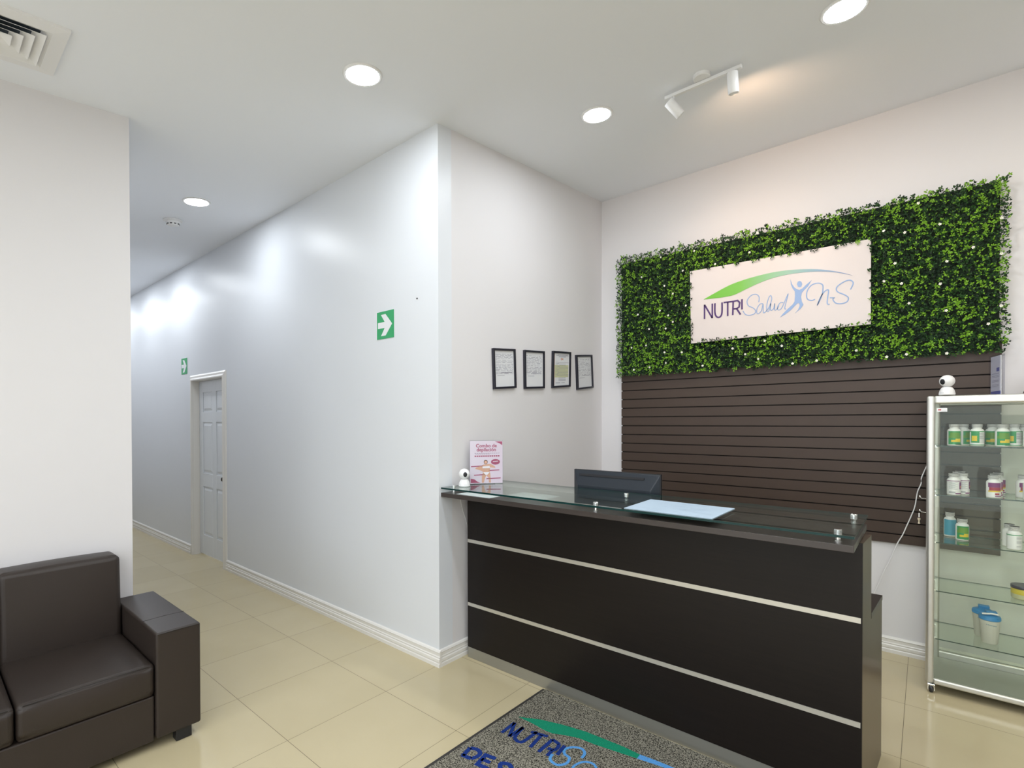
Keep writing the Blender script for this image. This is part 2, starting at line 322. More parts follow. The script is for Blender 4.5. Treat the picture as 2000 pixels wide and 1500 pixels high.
# ---------------------------------------------------------------- ceiling fixtures
def dl_proto():
    t = thing('ceiling_downlight', 'x', 'downlight', group=None)
    b = MB(); b.lathe([(.086, 0), (.088, -.006), (.098, -.007), (.104, -.003), (.105, 0)], n=48); b.build('trim_ring', WHITEP, t, smooth=True)
    b = MB(); b.lathe([(.0, -.0065), (.04, -.0063), (.087, -.0055)], n=48); q = b.build('lens', LENS, t, smooth=True, fix=False); q['label'] = 'glowing white lens'
    # lens faces point down
    me = q.data; bm = bmesh.new(); bm.from_mesh(me)
    for fc in bm.faces:
        if fc.normal.z > 0: fc.normal_flip()
    bm.to_mesh(me); bm.free(); return t
dp = dl_proto(); G = 'round recessed ceiling downlights'
for i, (x, y, lab) in enumerate([
    (-2.375, 1.60, 'round lit downlight in the ceiling left of the hallway wall corner'),
    (-1.678, 2.911, 'round lit downlight nearest the white track spotlight'),
    (-4.827, 1.60, 'round lit downlight beside the smoke detector'),
    (-0.319, 2.953, 'round lit downlight cut by the top edge, right of the track spotlight'),
    (-7.23, 1.60, 'farthest round downlight, a glint at the left wall edge down the corridor'),
    (-8.43, 1.60, 'added fill downlight deep in the corridor, hidden by the wall'),  # this and the next two are added to brighten the corridor
    (-9.63, 1.60, 'added fill downlight deeper in the corridor, hidden by the wall'),
    (-11.0, 1.60, 'added fill downlight at the far end of the corridor, hidden by the wall'),
    (1.1, 2.95, 'added warm downlight above the glass cabinet, out of the picture'),  # unseen warm source added to warm the right side
    ]
    + [(gx, gy, 'added unseen fill downlight, %s row before the desk, %s from the left wall' % (rw, cl)) for gy, rw in ((1.60, 'first'), (.40, 'second'), (-.80, 'third'), (-2.0, 'fourth'), (-3.2, 'fifth')) for gx, cl in ((-2.375, 'first'), (-1.10, 'second'), (.05, 'third'), (1.20, 'fourth'), (2.30, 'fifth')) if not (gx < -2 and gy > -1.5) and not (gx > 1 and gy == .40) and not (gx > 2 and gy > 0)  # extra fixtures out of view, added as broad fill light
]):
    q = dp if i == 0 else copy_tree(dp)
    if 'above the glass cabinet' in lab:
        for ch in q.children:
            if ch.name.startswith('lens'): ch.data = ch.data.copy(); ch.data.materials[0] = LENSW
    q.location = (x, y, zc(y) - .0006); q.rotation_euler = (SL, 0, 0); tag(q, lab, 'downlight', G)
# smoke detector
t = thing('smoke_detector', 'white round smoke detector on the corridor ceiling', 'smoke detector', (-5.43, 1.60, zc(1.60)-.0006)); t.rotation_euler = (SL, 0, 0)
b = MB(); b.lathe([(.078, 0), (.078, -.010), (.070, -.014), (.060, -.016)], n=36); b.build('base_plate', WHITEP, t, smooth=True)
b = MB(); b.lathe([(.058, -.016), (.058, -.026), (.052, -.034), (.048, -.048), (.036, -.054), (0, -.056)], n=36); b.build('cover', WHITEP, t, smooth=True)
for k in range(10):
    b = MB(); a = 2*math.pi*k/10
    c_, s_ = math.cos(a), math.sin(a); rr = .0535
    ux = (-s_*.009, c_*.009); p = lambda q, zz, r_: (c_*r_+ux[0]*q, s_*r_+ux[1]*q, zz)
    b.hexa([p(-1,-.045,.046), p(1,-.045,.046), p(1,-.045,.052), p(-1,-.045,.052), p(-1,-.037,.046), p(1,-.037,.046), p(1,-.037,.0535), p(-1,-.037,.0535)])
    b.build('vent_slot', DARK, t)
# air diffuser: outer frame .45 m, nested louvre rings
t = thing('air_diffuser', 'square white ceiling air diffuser with nested louvres', 'air vent', (-3.23, 0.268, zc(0.268)-.0006)); t.rotation_euler = (SL, 0, 0)
def ring(b, a0, z0, a1, z1, th=.0015, mi=0):   # a square louvre ring sloping from half-size a0,z0 to a1,z1
    for s in range(4):
        rot = [(1,0,0,1),(0,-1,1,0),(-1,0,0,-1),(0,1,-1,0)][s]
        g = lambda x, y, z: (rot[0]*x+rot[1]*y, rot[2]*x+rot[3]*y, z)
        b.hexa([g(-a0,-a0,z0), g(a0,-a0,z0), g(a1,-a1,z1), g(-a1,-a1,z1), g(-a0,-a0,z0+th), g(a0,-a0,z0+th), g(a1,-a1,z1+th), g(-a1,-a1,z1+th)], mi)
b = MB(); ring(b, .225, -.010, .226, 0); ring(b, .165, -.016, .225, -.010); ring(b, .135, -.0025, .168, -.017); b.build('frame', WHITEP, t)
for i, a in enumerate((.150, .116, .082, .048)):
    b = MB(); ring(b, max(.002, a-.042), -.003, a, -.026, .0018)
    b.build('louvre', WHITEP, t)
b = MB(); b.box(-.155, .155, -.155, .155, -.0020, -.0012); b.build('duct_opening', mat('duct_dark_blue_grey', (0.06, 0.08, 0.10), 0.6), t)
# track light
tz = zc(3.0)
t = thing('track_spotlight', 'white ceiling bar with two small cylinder spotlights above the desk', 'spotlight', (-1.02, 3.0, tz))
b = MB(); b.lathe([(.048, .004), (.048, -.022), (.044, -.026), (0, -.026)], (0, -.02, 0), 36); b.build('ceiling_rose', WHITEP, t, smooth=True)
b = MB(); b.box(-.230, .215, -.011, .011, -.046, -.028); b.build('bar', WHITEP, t, bevel=.002)
def head(x, rx, ry, rz_, dz):
    o = bpy.data.objects.new('spot_head', None); C.objects.link(o); o.parent = t; o.location = (x, 0, dz); o.rotation_euler = (rx, ry, rz_)
    return o
def spot_head(x, drop, M3):
    b = MB(); b.tube([(x, 0, -.046), (x, 0, -.046-drop)], .004, 8); b.build('stem', WHITEP, t)
    b = MB(); prof = [(0, .055), (.028, .055), (.030, .052), (.030, -.052), (.028, -.055), (.025, -.055), (.024, -.050)]
    b.lathe(prof, (0,0,0), 32); b.v = [tuple(M3 @ Vector(v)) for v in b.v]; hd = b.build('spot_head', WHITEP, t, smooth=True)
    b = MB(); b.lathe([(0, -.0495), (.024, -.0495)], (0,0,0), 24); b.v = [tuple(M3 @ Vector(v)) for v in b.v]; ln = b.build('lens', WARM, hd); return M3
Ml = Matrix.Translation((-.175, .012, -.112)) @ Matrix.Rotation(R(38), 4, 'X') @ Matrix.Rotation(R(-30), 4, 'Y')
spot_head(-.175, .030, Ml)
Mr = Matrix.Translation((.165, .010, -.105)) @ Matrix.Rotation(R(14), 4, 'X')
spot_head(.165, .004, Mr)
for nm, loc, tgt, pw, ang in (('track_spot_light_a', (-1.02-.19, 3.08, tz-.19), (-1.2, LY, 2.75), 15, 75), ('track_spot_light_b', (-1.02+.165, 3.05, tz-.175), (-.75, LY, 3.1), 15*1.1, 150)):
    L = bpy.data.lights.new(nm, 'SPOT'); L.energy = pw; L.color = (1.0, 0.66, 0.42); L.spot_size = R(ang); L.spot_blend = 1.0; L.shadow_soft_size = .03
    o = bpy.data.objects.new(nm, L); C.objects.link(o); o.location = loc; o.rotation_euler = (Vector(tgt)-Vector(loc)).to_track_quat('-Z', 'Y').to_euler()
# ---------------------------------------------------------------- hedge, sign board, slatwall
t = thing('slatwall_panel', 'brown horizontal slatwall panel below the hedge', 'slatwall', (0,0,0))
b = MB(); gz = [1.99 - .0826*k for k in range(0, 15)]
SX0, SX1, SZ0, SZ1 = -2.242, .362, .770, 2.115
edges = [SZ1] + [z_ for g in gz for z_ in (g+.0045, g-.0045)] + [SZ0]
for i in range(0, len(edges), 2): 
    if edges[i]-edges[i+1] > 0: b.box(SX0, SX1, LY-.024, LY-.0105, edges[i+1], edges[i])
b.build('board', SLAT, t)
b = MB(); b.box(SX0+.004, SX1-.004, LY-.0105, LY-.0005, SZ0, SZ1); b.build('groove_backing', GROOVE, t)
HX0, HX1, HZ0, HZ1 = -2.262, .378, 2.03, 3.135
BQ = [(-1.548, 2.280), (-.299, 2.288), (-.300, 2.878), (-1.560, 2.896)]
hz = thing('hedge_panel', 'artificial boxwood hedge panel with small white flowers framing the logo board', 'artificial hedge', (0,0,0))
b = MB(); yb0, yb1 = LY-.040, LY-.0245
b.box(HX0+.03, BQ[0][0]+.01, yb0, yb1, HZ0+.03, HZ1-.03); b.box(BQ[1][0]-.01, HX1-.03, yb0, yb1, HZ0+.03, HZ1-.03)
b.box(BQ[0][0]+.01, BQ[1][0]-.01, yb0, yb1, HZ0+.03, 2.30); b.box(BQ[0][0]+.01, BQ[1][0]-.01, yb0, yb1, 2.87, HZ1-.03)
b.box(HX0+.05, HX1-.05, yb1, LY-.001, 2.13, 2.20); b.box(HX0+.05, HX1-.05, yb1, LY-.001, 3.0, 3.07)
b.build('backing_mesh', BACKING, hz)
rnd = random.Random(7)
top = lambda x: 3.165 - .016*(x-HX0)
def inside(x, z): 
    if BQ[0][0]-.004 < x < BQ[1][0]+.004:
        u = (x-BQ[0][0])/(BQ[1][0]-BQ[0][0]); lo = 2.282+.006*u; hi = 2.894-.017*u
        if lo < z < hi: return False
    return True
Yb0 = 4.27
b = MB(); st = .0160
nx = int((HX1-HX0)/st); nzz = int((3.16-HZ0)/st)
for i in range(nx):
    for j in range(nzz+1):
        x = HX0+.012+st*i+rnd.uniform(-.012,.012); z = HZ0+.012+st*j+rnd.uniform(-.012,.012)
        rag = .012*math.sin(x*37)+.010*math.sin(x*91+1.3)
        if z > top(x)-.012+rag or z < HZ0+.006+.5*rag: continue
        if not inside(x, z) and not (inside(x+.014, z) or inside(x-.014, z) or inside(x, z+.016) or inside(x, z-.016)) : continue
        near = not inside(x, z)
        if near and rnd.random() > .38: continue
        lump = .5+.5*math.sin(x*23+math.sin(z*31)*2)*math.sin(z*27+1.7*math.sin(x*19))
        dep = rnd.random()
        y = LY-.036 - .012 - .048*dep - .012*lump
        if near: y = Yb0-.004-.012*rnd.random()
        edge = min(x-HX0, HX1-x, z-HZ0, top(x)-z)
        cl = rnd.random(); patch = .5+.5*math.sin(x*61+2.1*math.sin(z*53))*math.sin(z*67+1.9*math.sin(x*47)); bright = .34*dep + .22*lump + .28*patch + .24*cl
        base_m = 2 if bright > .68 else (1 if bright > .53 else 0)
        for k in range(6):
            a = rnd.uniform(0, 2*math.pi); out = rnd.uniform(.15, 1.1)
            dv = Vector((math.cos(a), -out, math.sin(a)+.15)).normalized()
            L_ = rnd.uniform(.012, .0195); w = L_*rnd.uniform(.20, .28)
            sd = dv.cross(Vector((rnd.uniform(-.4,.4), -1, rnd.uniform(-.4,.4)))); sd = sd.normalized() if sd.length > .05 else Vector((1,0,0))
            nr = sd.cross(dv)*L_*.10
            p = Vector((x, y, z))+dv*.002; q1 = p+dv*L_*.5
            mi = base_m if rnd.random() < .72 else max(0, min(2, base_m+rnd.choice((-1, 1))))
            b.add([p, q1+sd*w+nr, p+dv*L_*.85+sd*w*.55+nr*.6, p+dv*L_, p+dv*L_*.85-sd*w*.55+nr*.6, q1-sd*w+nr], [(0,1,2,3),(0,3,4,5)], mi)
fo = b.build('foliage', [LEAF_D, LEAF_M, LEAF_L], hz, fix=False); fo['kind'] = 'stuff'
b = MB()
for k in range(5):
    a = 2*math.pi*k/5; dv = Vector((math.cos(a), 0, math.sin(a))); sd = Vector((-math.sin(a), 0, math.cos(a)))
    b.add([(0,0,0), dv*.0055+sd*.0042+Vector((0,-.002,0)), dv*.0105+Vector((0,-.003,0)), dv*.0055-sd*.0042+Vector((0,-.002,0))], [(0,1,2,3)])
b.lathe([(.0022, 0), (.002, -.003), (0, -.004)], (0,0,0), 8, axis='Y', mi=1)
fl0 = b.build('flower', [PETAL, mat('pale_yellow_centre', (.7,.65,.3), .6)], hz, fix=False)
for i, (x, z) in enumerate([(-2.057, 3.086), (-1.81, 3.065), (-1.991, 2.923), (-1.777, 2.808), (-1.701, 2.726), (-1.586, 2.605), (-1.818, 2.595), (-2.027, 2.589), (-1.742, 2.543), (-1.7, 2.482), (-1.765, 2.431), (-1.919, 2.446), (-2.089, 2.294), (-1.947, 2.301), (-1.776, 2.224), (-1.621, 2.21), (-1.762, 2.131), (-1.915, 2.103), (-2.067, 2.09), (-1.446, 2.082), (-1.207, 2.203), (-1.11, 2.149), (-1.014, 2.105), (-0.968, 2.241), (-0.85, 2.19), (-0.777, 2.049), (-1.516, 3.056), (-1.344, 2.91), (-1.613, 2.908), (-1.024, 3.091), (-1.081, 2.949), (-0.876, 2.996), (-0.62, 2.06), (0.062, 2.882), (-0.228, 2.91), (-0.115, 2.872), (-0.046, 3.048), (-0.166, 2.678), (0.097, 2.636), (-0.131, 2.535), (0.067, 2.499), (-0.227, 2.567), (0.095, 2.322), (-0.09, 2.398), (0.35, 2.315), (0.292, 2.213), (-0.379, 2.111), (-0.208, 2.052), (-0.104, 2.06), (0.349, 2.632), (0.348, 2.848), (0.221, 2.699), (0.1, 2.048)]):
    q = fl0 if i == 0 else fl0.copy()
    if i: C.objects.link(q); q.parent = hz
    q.location = (x, LY-.122, z); q.rotation_euler = (rnd.uniform(-.3,.3), rnd.uniform(0, 1.2), rnd.uniform(-.3,.3))
sb = thing('logo_board', 'white acrylic board with NUTRISalud N-S logo set in the hedge', 'sign', (0,0,0))
Yb = 4.27
b = MB(); b.prism(BQ, lambda x, z: (x, Yb, z), lambda x, z: (x, Yb+.012, z)); b.build('panel', BOARD, sb, bevel=.001)
for (x, z) in ((-1.45, 2.38), (-.40, 2.38), (-.40, 2.79), (-1.45, 2.79)):
    b = MB(); b.lathe([(.012, Yb+.0125), (.012, LY-.001)], (x, 0, z), 12, axis='Y'); b.build('spacer', ALU, sb)
ART = {"swoosh": [[-1.4433, 2.638], [-1.3482, 2.6776], [-1.2332, 2.7216], [-1.1222, 2.7447], [-1.0149, 2.7578], [-0.9112, 2.7638], [-0.811, 2.76], [-0.7139, 2.7484], [-0.62, 2.73], [-0.529, 2.701], [-0.4581, 2.672], [-0.4061, 2.6443], [-0.4581, 2.6672], [-0.5289, 2.6926], [-0.6199, 2.7136], [-0.7139, 2.7245], [-0.8109, 2.7284], [-0.9111, 2.7211], [-1.0077, 2.701], [-1.1074, 2.6686], [-1.1659, 2.6474], [-1.218, 2.634], [-1.3093, 2.6313]], "N": [[-1.435, 2.474], [-1.4352, 2.5928], [-1.3714, 2.4736], [-1.3716, 2.5929]], "U": [[-1.3504, 2.5921], [-1.3503, 2.5173], [-1.3401, 2.4838], [-1.3206, 2.4716], [-1.3013, 2.4825], [-1.2937, 2.5173], [-1.2938, 2.5906]], "T1": [[-1.2823, 2.5872], [-1.2104, 2.5856]], "T2": [[-1.2495, 2.5862], [-1.2493, 2.4731]], "R1": [[-1.2101, 2.4756], [-1.2066, 2.585], [-1.1732, 2.5877], [-1.1569, 2.568], [-1.1619, 2.5337], [-1.1804, 2.5231], [-1.205, 2.5243]], "R2": [[-1.1804, 2.5231], [-1.1508, 2.4721]], "I": [[-1.14, 2.5926], [-1.1398, 2.511]], "S": [[-1.0158, 2.5501], [-1.0145, 2.5918], [-1.0392, 2.6164], [-1.0749, 2.6092], [-1.1014, 2.5749], [-1.0927, 2.535], [-1.0567, 2.5105], [-1.0389, 2.4849], [-1.0495, 2.4634], [-1.0853, 2.4569], [-1.1142, 2.4686], [-1.1325, 2.4983]], "a": [[-0.9863, 2.5342], [-1.0073, 2.5336], [-1.0283, 2.5025], [-1.0296, 2.4683], [-1.0176, 2.4605], [-0.9966, 2.4827], [-0.9849, 2.5302], [-0.9826, 2.4655], [-0.9687, 2.4673], [-0.9447, 2.4978], [-0.9243, 2.5548], [-0.9298, 2.5872], [-0.9449, 2.5731], [-0.9585, 2.5149], [-0.957, 2.4732], [-0.9446, 2.4714], [-0.9296, 2.5256], [-0.9337, 2.4887], [-0.9274, 2.4727], [-0.9104, 2.4853], [-0.9024, 2.5215], [-0.9023, 2.4729], [-0.8867, 2.4781], [-0.8733, 2.5022]], "d": [[-0.8433, 2.5199], [-0.8633, 2.523], [-0.882, 2.496], [-0.8799, 2.4696], [-0.8598, 2.4742], [-0.84, 2.512], [-0.8104, 2.5811], [-0.8332, 2.4814], [-0.8246, 2.469]], "head": [[-0.7347, 2.6653], [-0.7232, 2.6574], [-0.7174, 2.6383], [-0.7231, 2.6211], [-0.7346, 2.6173], [-0.7462, 2.6251], [-0.752, 2.6444], [-0.7463, 2.6616]], "body": [[-0.7957, 2.6888], [-0.7844, 2.6501], [-0.7681, 2.6216], [-0.7519, 2.6065], [-0.7358, 2.5979], [-0.7167, 2.6055], [-0.6945, 2.627], [-0.6569, 2.6562], [-0.6787, 2.617], [-0.7039, 2.5925], [-0.7197, 2.5734], [-0.7241, 2.5451], [-0.7195, 2.5082], [-0.7086, 2.4848], [-0.7258, 2.4583], [-0.7643, 2.4274], [-0.745, 2.4502], [-0.7335, 2.4776], [-0.7355, 2.4961], [-0.7451, 2.5012], [-0.758, 2.4907], [-0.7904, 2.4567], [-0.8298, 2.4291], [-0.8663, 2.4097], [-0.8431, 2.4384], [-0.8101, 2.4706], [-0.7807, 2.4956], [-0.7678, 2.5156], [-0.7647, 2.559], [-0.7661, 2.5921], [-0.7811, 2.6166], [-0.7923, 2.6478]], "n": [[-0.6347, 2.5129], [-0.6564, 2.507], [-0.6816, 2.5203], [-0.6892, 2.5504], [-0.6818, 2.5888], [-0.6568, 2.6204], [-0.6196, 2.6281], [-0.592, 2.6161], [-0.584, 2.5934], [-0.5917, 2.531], [-0.6191, 2.4677], [-0.6008, 2.5182], [-0.5766, 2.5568], [-0.5555, 2.5688], [-0.5494, 2.5558], [-0.5553, 2.511], [-0.5569, 2.4689], [-0.5431, 2.4612]], "dash": [[-0.5414, 2.5087], [-0.5104, 2.5038]], "S2": [[-0.4172, 2.5474], [-0.4014, 2.5892], [-0.4175, 2.6127], [-0.4463, 2.6124], [-0.4871, 2.5906], [-0.5018, 2.5687], [-0.4928, 2.5428], [-0.4517, 2.5152], [-0.4297, 2.4909], [-0.4371, 2.4645], [-0.469, 2.4555], [-0.5043, 2.4644], [-0.5222, 2.4917], [-0.5163, 2.5047]]}
fb = lambda x, z: (x, Yb-.0015, z)
b = MB(); flat(b, smooth_line(ART['swoosh'][:12], 4)[:-1] + smooth_line(ART['swoosh'][11:], 4), fb); b.build('swoosh', SWOOSH, sb, solid=.002)
b = MB()
for k in ('N', 'U', 'T1', 'T2', 'R1', 'R2', 'I'):
    p = ART[k]
    if k == 'N':
        for q0, q1 in zip(p[:-1], p[1:]): stroke(b, [q0, q1], .0125, fb)
    else: stroke(b, smooth_line(p, 4) if k in ('U',) else p, .0125, fb)
b.build('lettering_nutri', PURPLE, sb, solid=.002)
b = MB()
for k, w in (('S', .0062), ('a', .0055), ('d', .0055)): stroke(b, smooth_line(ART[k], 6), w, fb)
b.build('lettering_salud', SKY, sb, solid=.002)
b = MB(); flat(b, ART['head'], fb); flat(b, ART['body'], fb); b.build('figure_emblem', SKY, sb, solid=.002)
b = MB()
for k in ('n', 'S2'): stroke(b, smooth_line(ART[k], 6), .0072, fb)
stroke(b, ART['dash'], .0065, fb); b.build('lettering_initials', SKY, sb, solid=.002)
# ---------------------------------------------------------------- signs on the hall wall
def exit_sign(x, z, label):
    t = thing('exit_arrow_sign', label, 'sign', (x, HY, z), group='green exit arrow signs')
    b = MB(); b.box(-.1, .1, -.0035, -.0005, -.1, .1); b.build('sign_plate', GREEN, t, bevel=.0008)
    P = [(-.087,.022),(-.005,.022),(-.005,.022),(-.050,.078),(.006,.078),(.083,0),(.006,-.078),(-.050,-.078),(-.005,-.022),(-.087,-.022)]
    P = [P[0]]+P[2:]
    b = MB(); flat(b, P, lambda u, v: (u, -.0042, v)); b.build('arrow', mat('white_arrow', (.80,.82,.84), .4), t); return t
exit_sign(-3.038, 2.322, 'larger-looking green arrow sign on the wall, near its corner')
exit_sign(-7.178, 2.321, 'distant green arrow sign above and left of the door')
b = MB(); b.lathe([(0, -.006), (.005, -.005), (.006, -.0005)], (-2.682, HY, 2.457), 12, axis='Y'); tag(b.build('wall_screw', BLACK, smooth=True), 'tiny dark screw head in the white wall right of the near arrow sign', 'screw')
# ---------------------------------------------------------------- framed documents
def doc(quad, kind, label):      # quad: TL, TR, BR, BL as (y, z)
    cy = sum(q[0] for q in quad)/4; cz = sum(q[1] for q in quad)/4
    t = thing('framed_document', label, 'picture frame', (AX, cy, cz), group='four black framed documents')
    q = [(a-cy, c-cz) for a, c in quad]
    def uv(u, v):   # u,v in 0..1, v up
        a = [q[3][i]*(1-u)+q[2][i]*u for i in (0,1)]; c = [q[0][i]*(1-u)+q[1][i]*u for i in (0,1)]
        return (a[0]*(1-v)+c[0]*v, a[1]*(1-v)+c[1]*v)
    def at(d): return lambda u, v: (d, *uv(u, v))
    b = MB(); w, h = .062, .05; D = .022
    for (u0,u1,v0,v1) in ((0,1,0,h),(0,1,1-h,1),(0,w,h,1-h),(1-w,1,h,1-h)):
        b.prism([(u0,v0),(u1,v0),(u1,v1),(u0,v1)], at(.0008), at(D))
    b.build('frame', FRAMEB, t, bevel=.0015)
    b = MB(); b.prism([(w,h),(1-w,h),(1-w,1-h),(w,1-h)], at(.004), at(.010)); b.build('document_sheet', PAPER, t)
    b = MB(); rn = random.Random(label); f2 = at(.0106)
    def dash(u0, u1, v, th, mi=0): b.add([f2(u0,v-th/2), f2(u1,v-th/2), f2(u1,v+th/2), f2(u0,v+th/2)], [(0,1,2,3)], mi)
    if kind == 'licence':
        f3 = at(.0102); b.add([f3(.14,.28), f3(.90,.28), f3(.90,.62), f3(.14,.62)], [(0,1,2,3)], 1)
        b.add([f3(.07,.06), f3(.13,.06), f3(.13,.93), f3(.07,.93)], [(0,1,2,3)], 2)
        dash(.30,.85,.90,.010); dash(.22,.9,.88,.008); dash(.35,.75,.85,.018)
        flat(b, [(.53+.11*math.cos(a*.628)*(1 if a%2 else .5), .79+.045*math.sin(a*.628)*(1 if a%2 else .5)) for a in range(10)], f2, 2)
        v = .70
        while v > .30:
            dash(.18, rn.uniform(.28,.4), v, .007); dash(rn.uniform(.25,.4), rn.uniform(.7,.92), v-.012, .009); v -= .034
        for v in (.26,.22,.19): dash(.35, .75, v, .014)
        dash(.2,.45,.13,.018); dash(.5,.7,.13,.012)
    else:
        v = .86
        while v > .36:
            u = .12
            while u < .88:
                l = rn.uniform(.05,.25); dash(u, min(u+l,.9), v+rn.uniform(-.003,.003), rn.choice((.005,.007,.010))); u += l+rn.uniform(.02,.08)
            v -= rn.choice((.022,.028,.04))
        dash(.35,.85,.40,.012); dash(.18,.5,.33,.01)
    b.build('print', [INK, mat('pale_green_print', (.58,.60,.36), .6), mat('salmon_print', (.62,.36,.28), .6)], t, fix=False)
    return t
doc([(2.749,2.156),(3.008,2.178),(3.020,1.878),(2.762,1.855)], 'a', 'leftmost of the four black framed documents on the side wall')
doc([(3.122,2.184),(3.394,2.202),(3.394,1.895),(3.128,1.876)], 'a', 'second black framed document from the left, straight and grey-white')
doc([(3.517,2.220),(3.796,2.238),(3.787,1.929),(3.509,1.903)], 'licence', 'third black framed document, with yellow-green print and red emblem')
doc([(3.885,2.222),(4.165,2.252),(4.189,1.941),(3.906,1.907)], 'a', 'rightmost black framed document, hung lower and tilted, nearest the room corner')
# ---------------------------------------------------------------- reception desk
F = 2.446; XL, XRR = -2.420, -.195
ds = thing('reception_desk', 'dark wenge reception desk with silver strips and raised front', 'reception desk', (0,0,0))
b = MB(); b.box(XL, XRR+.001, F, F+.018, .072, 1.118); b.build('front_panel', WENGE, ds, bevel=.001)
b = MB(); b.box(XL, XRR-.002, F+.016, F+.034, 0.001, .071); q = b.build('kick_core', WENGE, ds)
b = MB(); b.box(XL+.002, XRR-.002, F+.001, F+.016, 0.001, .0715); b.build('kickplate', KICK, ds)
for (za, zb) in ((.802, .807), (.368, .383)):
    b = MB(); h = .011; b.hexa([(XL+.004,F-.003,za-h),(XRR-.004,F-.003,zb-h),(XRR-.004,F,zb-h),(XL+.004,F,za-h),(XL+.004,F-.003,za+h),(XRR-.004,F-.003,zb+h),(XRR-.004,F,zb+h),(XL+.004,F,za+h)])
    b.build('trim_strip', STRIP, ds)
ex = lambda y: XRR + .065*(y-F)        # the end panel flares slightly
RB, DB, DT = F+.225, 2.985, .775       # riser back, desk back, desk height
poly = [(F+.0185, 0.001), (DB, 0.001), (DB, DT-.024), (RB, DT-.024), (RB, 1.118), (F+.0185, 1.118)]
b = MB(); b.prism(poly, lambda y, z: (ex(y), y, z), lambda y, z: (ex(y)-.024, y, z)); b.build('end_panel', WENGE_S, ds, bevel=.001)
poly2 = [(F+.02, 0.001), (DB, 0.001), (DB, DT-.024), (RB, DT-.024), (RB, 1.118), (F+.02, 1.118)]
b = MB(); b.prism(poly2, lambda y, z: (XL+.001, y, z), lambda y, z: (XL+.025, y, z)); b.build('end_panel', WENGE_S, ds, bevel=.001)
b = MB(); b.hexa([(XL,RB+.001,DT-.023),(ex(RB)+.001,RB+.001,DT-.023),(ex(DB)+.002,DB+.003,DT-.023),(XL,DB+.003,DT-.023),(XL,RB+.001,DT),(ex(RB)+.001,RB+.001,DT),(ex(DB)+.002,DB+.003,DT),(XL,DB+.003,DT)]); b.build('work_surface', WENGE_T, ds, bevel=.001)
b = MB(); b.box(XL+.026, XRR-.02, RB-.018, RB, DT-.023, 1.118); b.build('riser_back', WENGE, ds)
TT = 1.147
b = MB(); b.box(-2.466, -.205, 2.245, 2.762, 1.1195, TT); b.build('transaction_top', WENGE_T, ds, bevel=.0015)
GZ0, GZ1 = 1.173, 1.183
b = MB(); b.box(-2.458, -.203, 2.238, 2.805, GZ0, GZ1); g = b.build('glass_top', [GLASS, GEDGE], ds)
for p in g.data.polygons: p.material_index = 0 if abs(p.normal.z) > .5 else 1
g['label'] = 'clear glass shelf with dark green edge'
so = None
for i, (x, y) in enumerate(((-2.410, 2.31), (-1.324, 2.285), (-1.354, 2.690), (-.262, 2.30), (-.250, 2.722), (-2.40, 2.69))):
    if so is None:
        b = MB(); b.lathe([(.014, TT+.0002), (.014, TT+.003), (.0095, TT+.004), (.0095, GZ0-.004), (.014, GZ0-.003), (.014, GZ0-.0002)], n=24)
        b.lathe([(.014, GZ1+.0002), (.014, GZ1+.010), (.012, GZ1+.012), (0, GZ1+.012)], n=24); so = b.build('glass_standoff', CHROME, ds, smooth=True); q = so
    else: q = so.copy(); C.objects.link(q); q.parent = ds
    q.location = (x, y, 0)
# papers
fz = lambda zz: (lambda x, y: (x, y, zz))
t = thing('desk_calendar', 'large pale blue-white sheet lying flat on the desk glass', 'paper', (0,0,0))
b = MB(); P = [(-1.151,2.262),(-.722,2.252),(-.722,2.590),(-1.166,2.606)]; b.prism(P, fz(GZ1+.0004), fz(GZ1+.003)); b.build('sheet', mat('pale_blue_paper', (.44,.55,.66), .5), t)
b = MB(); rn = random.Random(3)
for k in range(26):
    x = rn.uniform(-1.12, -.80); y = 2.29+.011*k; stroke(b, [(x, y), (x+rn.uniform(.03,.08), y+.002)], .0022, fz(GZ1+.0034))
b.build('print', mat('pale_blue_ink', (.32,.43,.55), .6), t, fix=False)
def sheet(P, zz, label, m=PAPER, name='paper_sheet'):
    b = MB(); b.prism(P, fz(zz), fz(zz+.0008)); return tag(b.build(name, m), label, 'paper')
sheet([(-2.05,2.40),(-1.76,2.40),(-1.76,2.60),(-2.05,2.60)], TT+.0004, 'white sheet under the desk glass right of the poster')
sheet([(-2.34,2.262),(-2.05,2.262),(-2.05,2.36),(-2.34,2.36)], TT+.0004, 'greyish sheet under the glass at the front left edge of the desk')
# monitor
mo = thing('computer_monitor', 'dark slate computer monitor seen from behind on the desk', 'monitor', (-1.52, 2.86, DT))
b = MB(); Wd, z0, z1 = .303, .17, .522
b.hexa([(-Wd,.0,z0),(Wd,.0,z0),(Wd,.022,z0),(-Wd,.022,z0),(-Wd,.0,z1),(Wd,.0,z1),(Wd,.022,z1),(-Wd,.022,z1)]); b.build('bezel', BLACK, mo, bevel=.003)
b = MB(); b.hexa([(-Wd+.05,-.035,z0+.03),(Wd-.05,-.035,z0+.03),(Wd-.002,0,z0+.004),(-Wd+.002,0,z0+.004),(-Wd+.05,-.035,z1-.10),(Wd-.05,-.035,z1-.10),(Wd-.002,0,z1-.003),(-Wd+.002,0,z1-.003)]); b.build('rear_shell', MONI, mo, bevel=.004)
b = MB(); sl = lambda u, v: (u, -.0045-.002-.035*(z1-.012-v)/.10, v)
b.add([sl(-.255, z1-.040), sl(.205, z1-.040), sl(.205, z1-.026), sl(-.255, z1-.026)], [(0,1,2,3)]); b.build('vent_slot', DARK, mo, solid=.003)
b = MB(); b.box(-.03, .03, -.060, -.036, .008, .34); b.build('stand', BLACK, mo, bevel=.004)
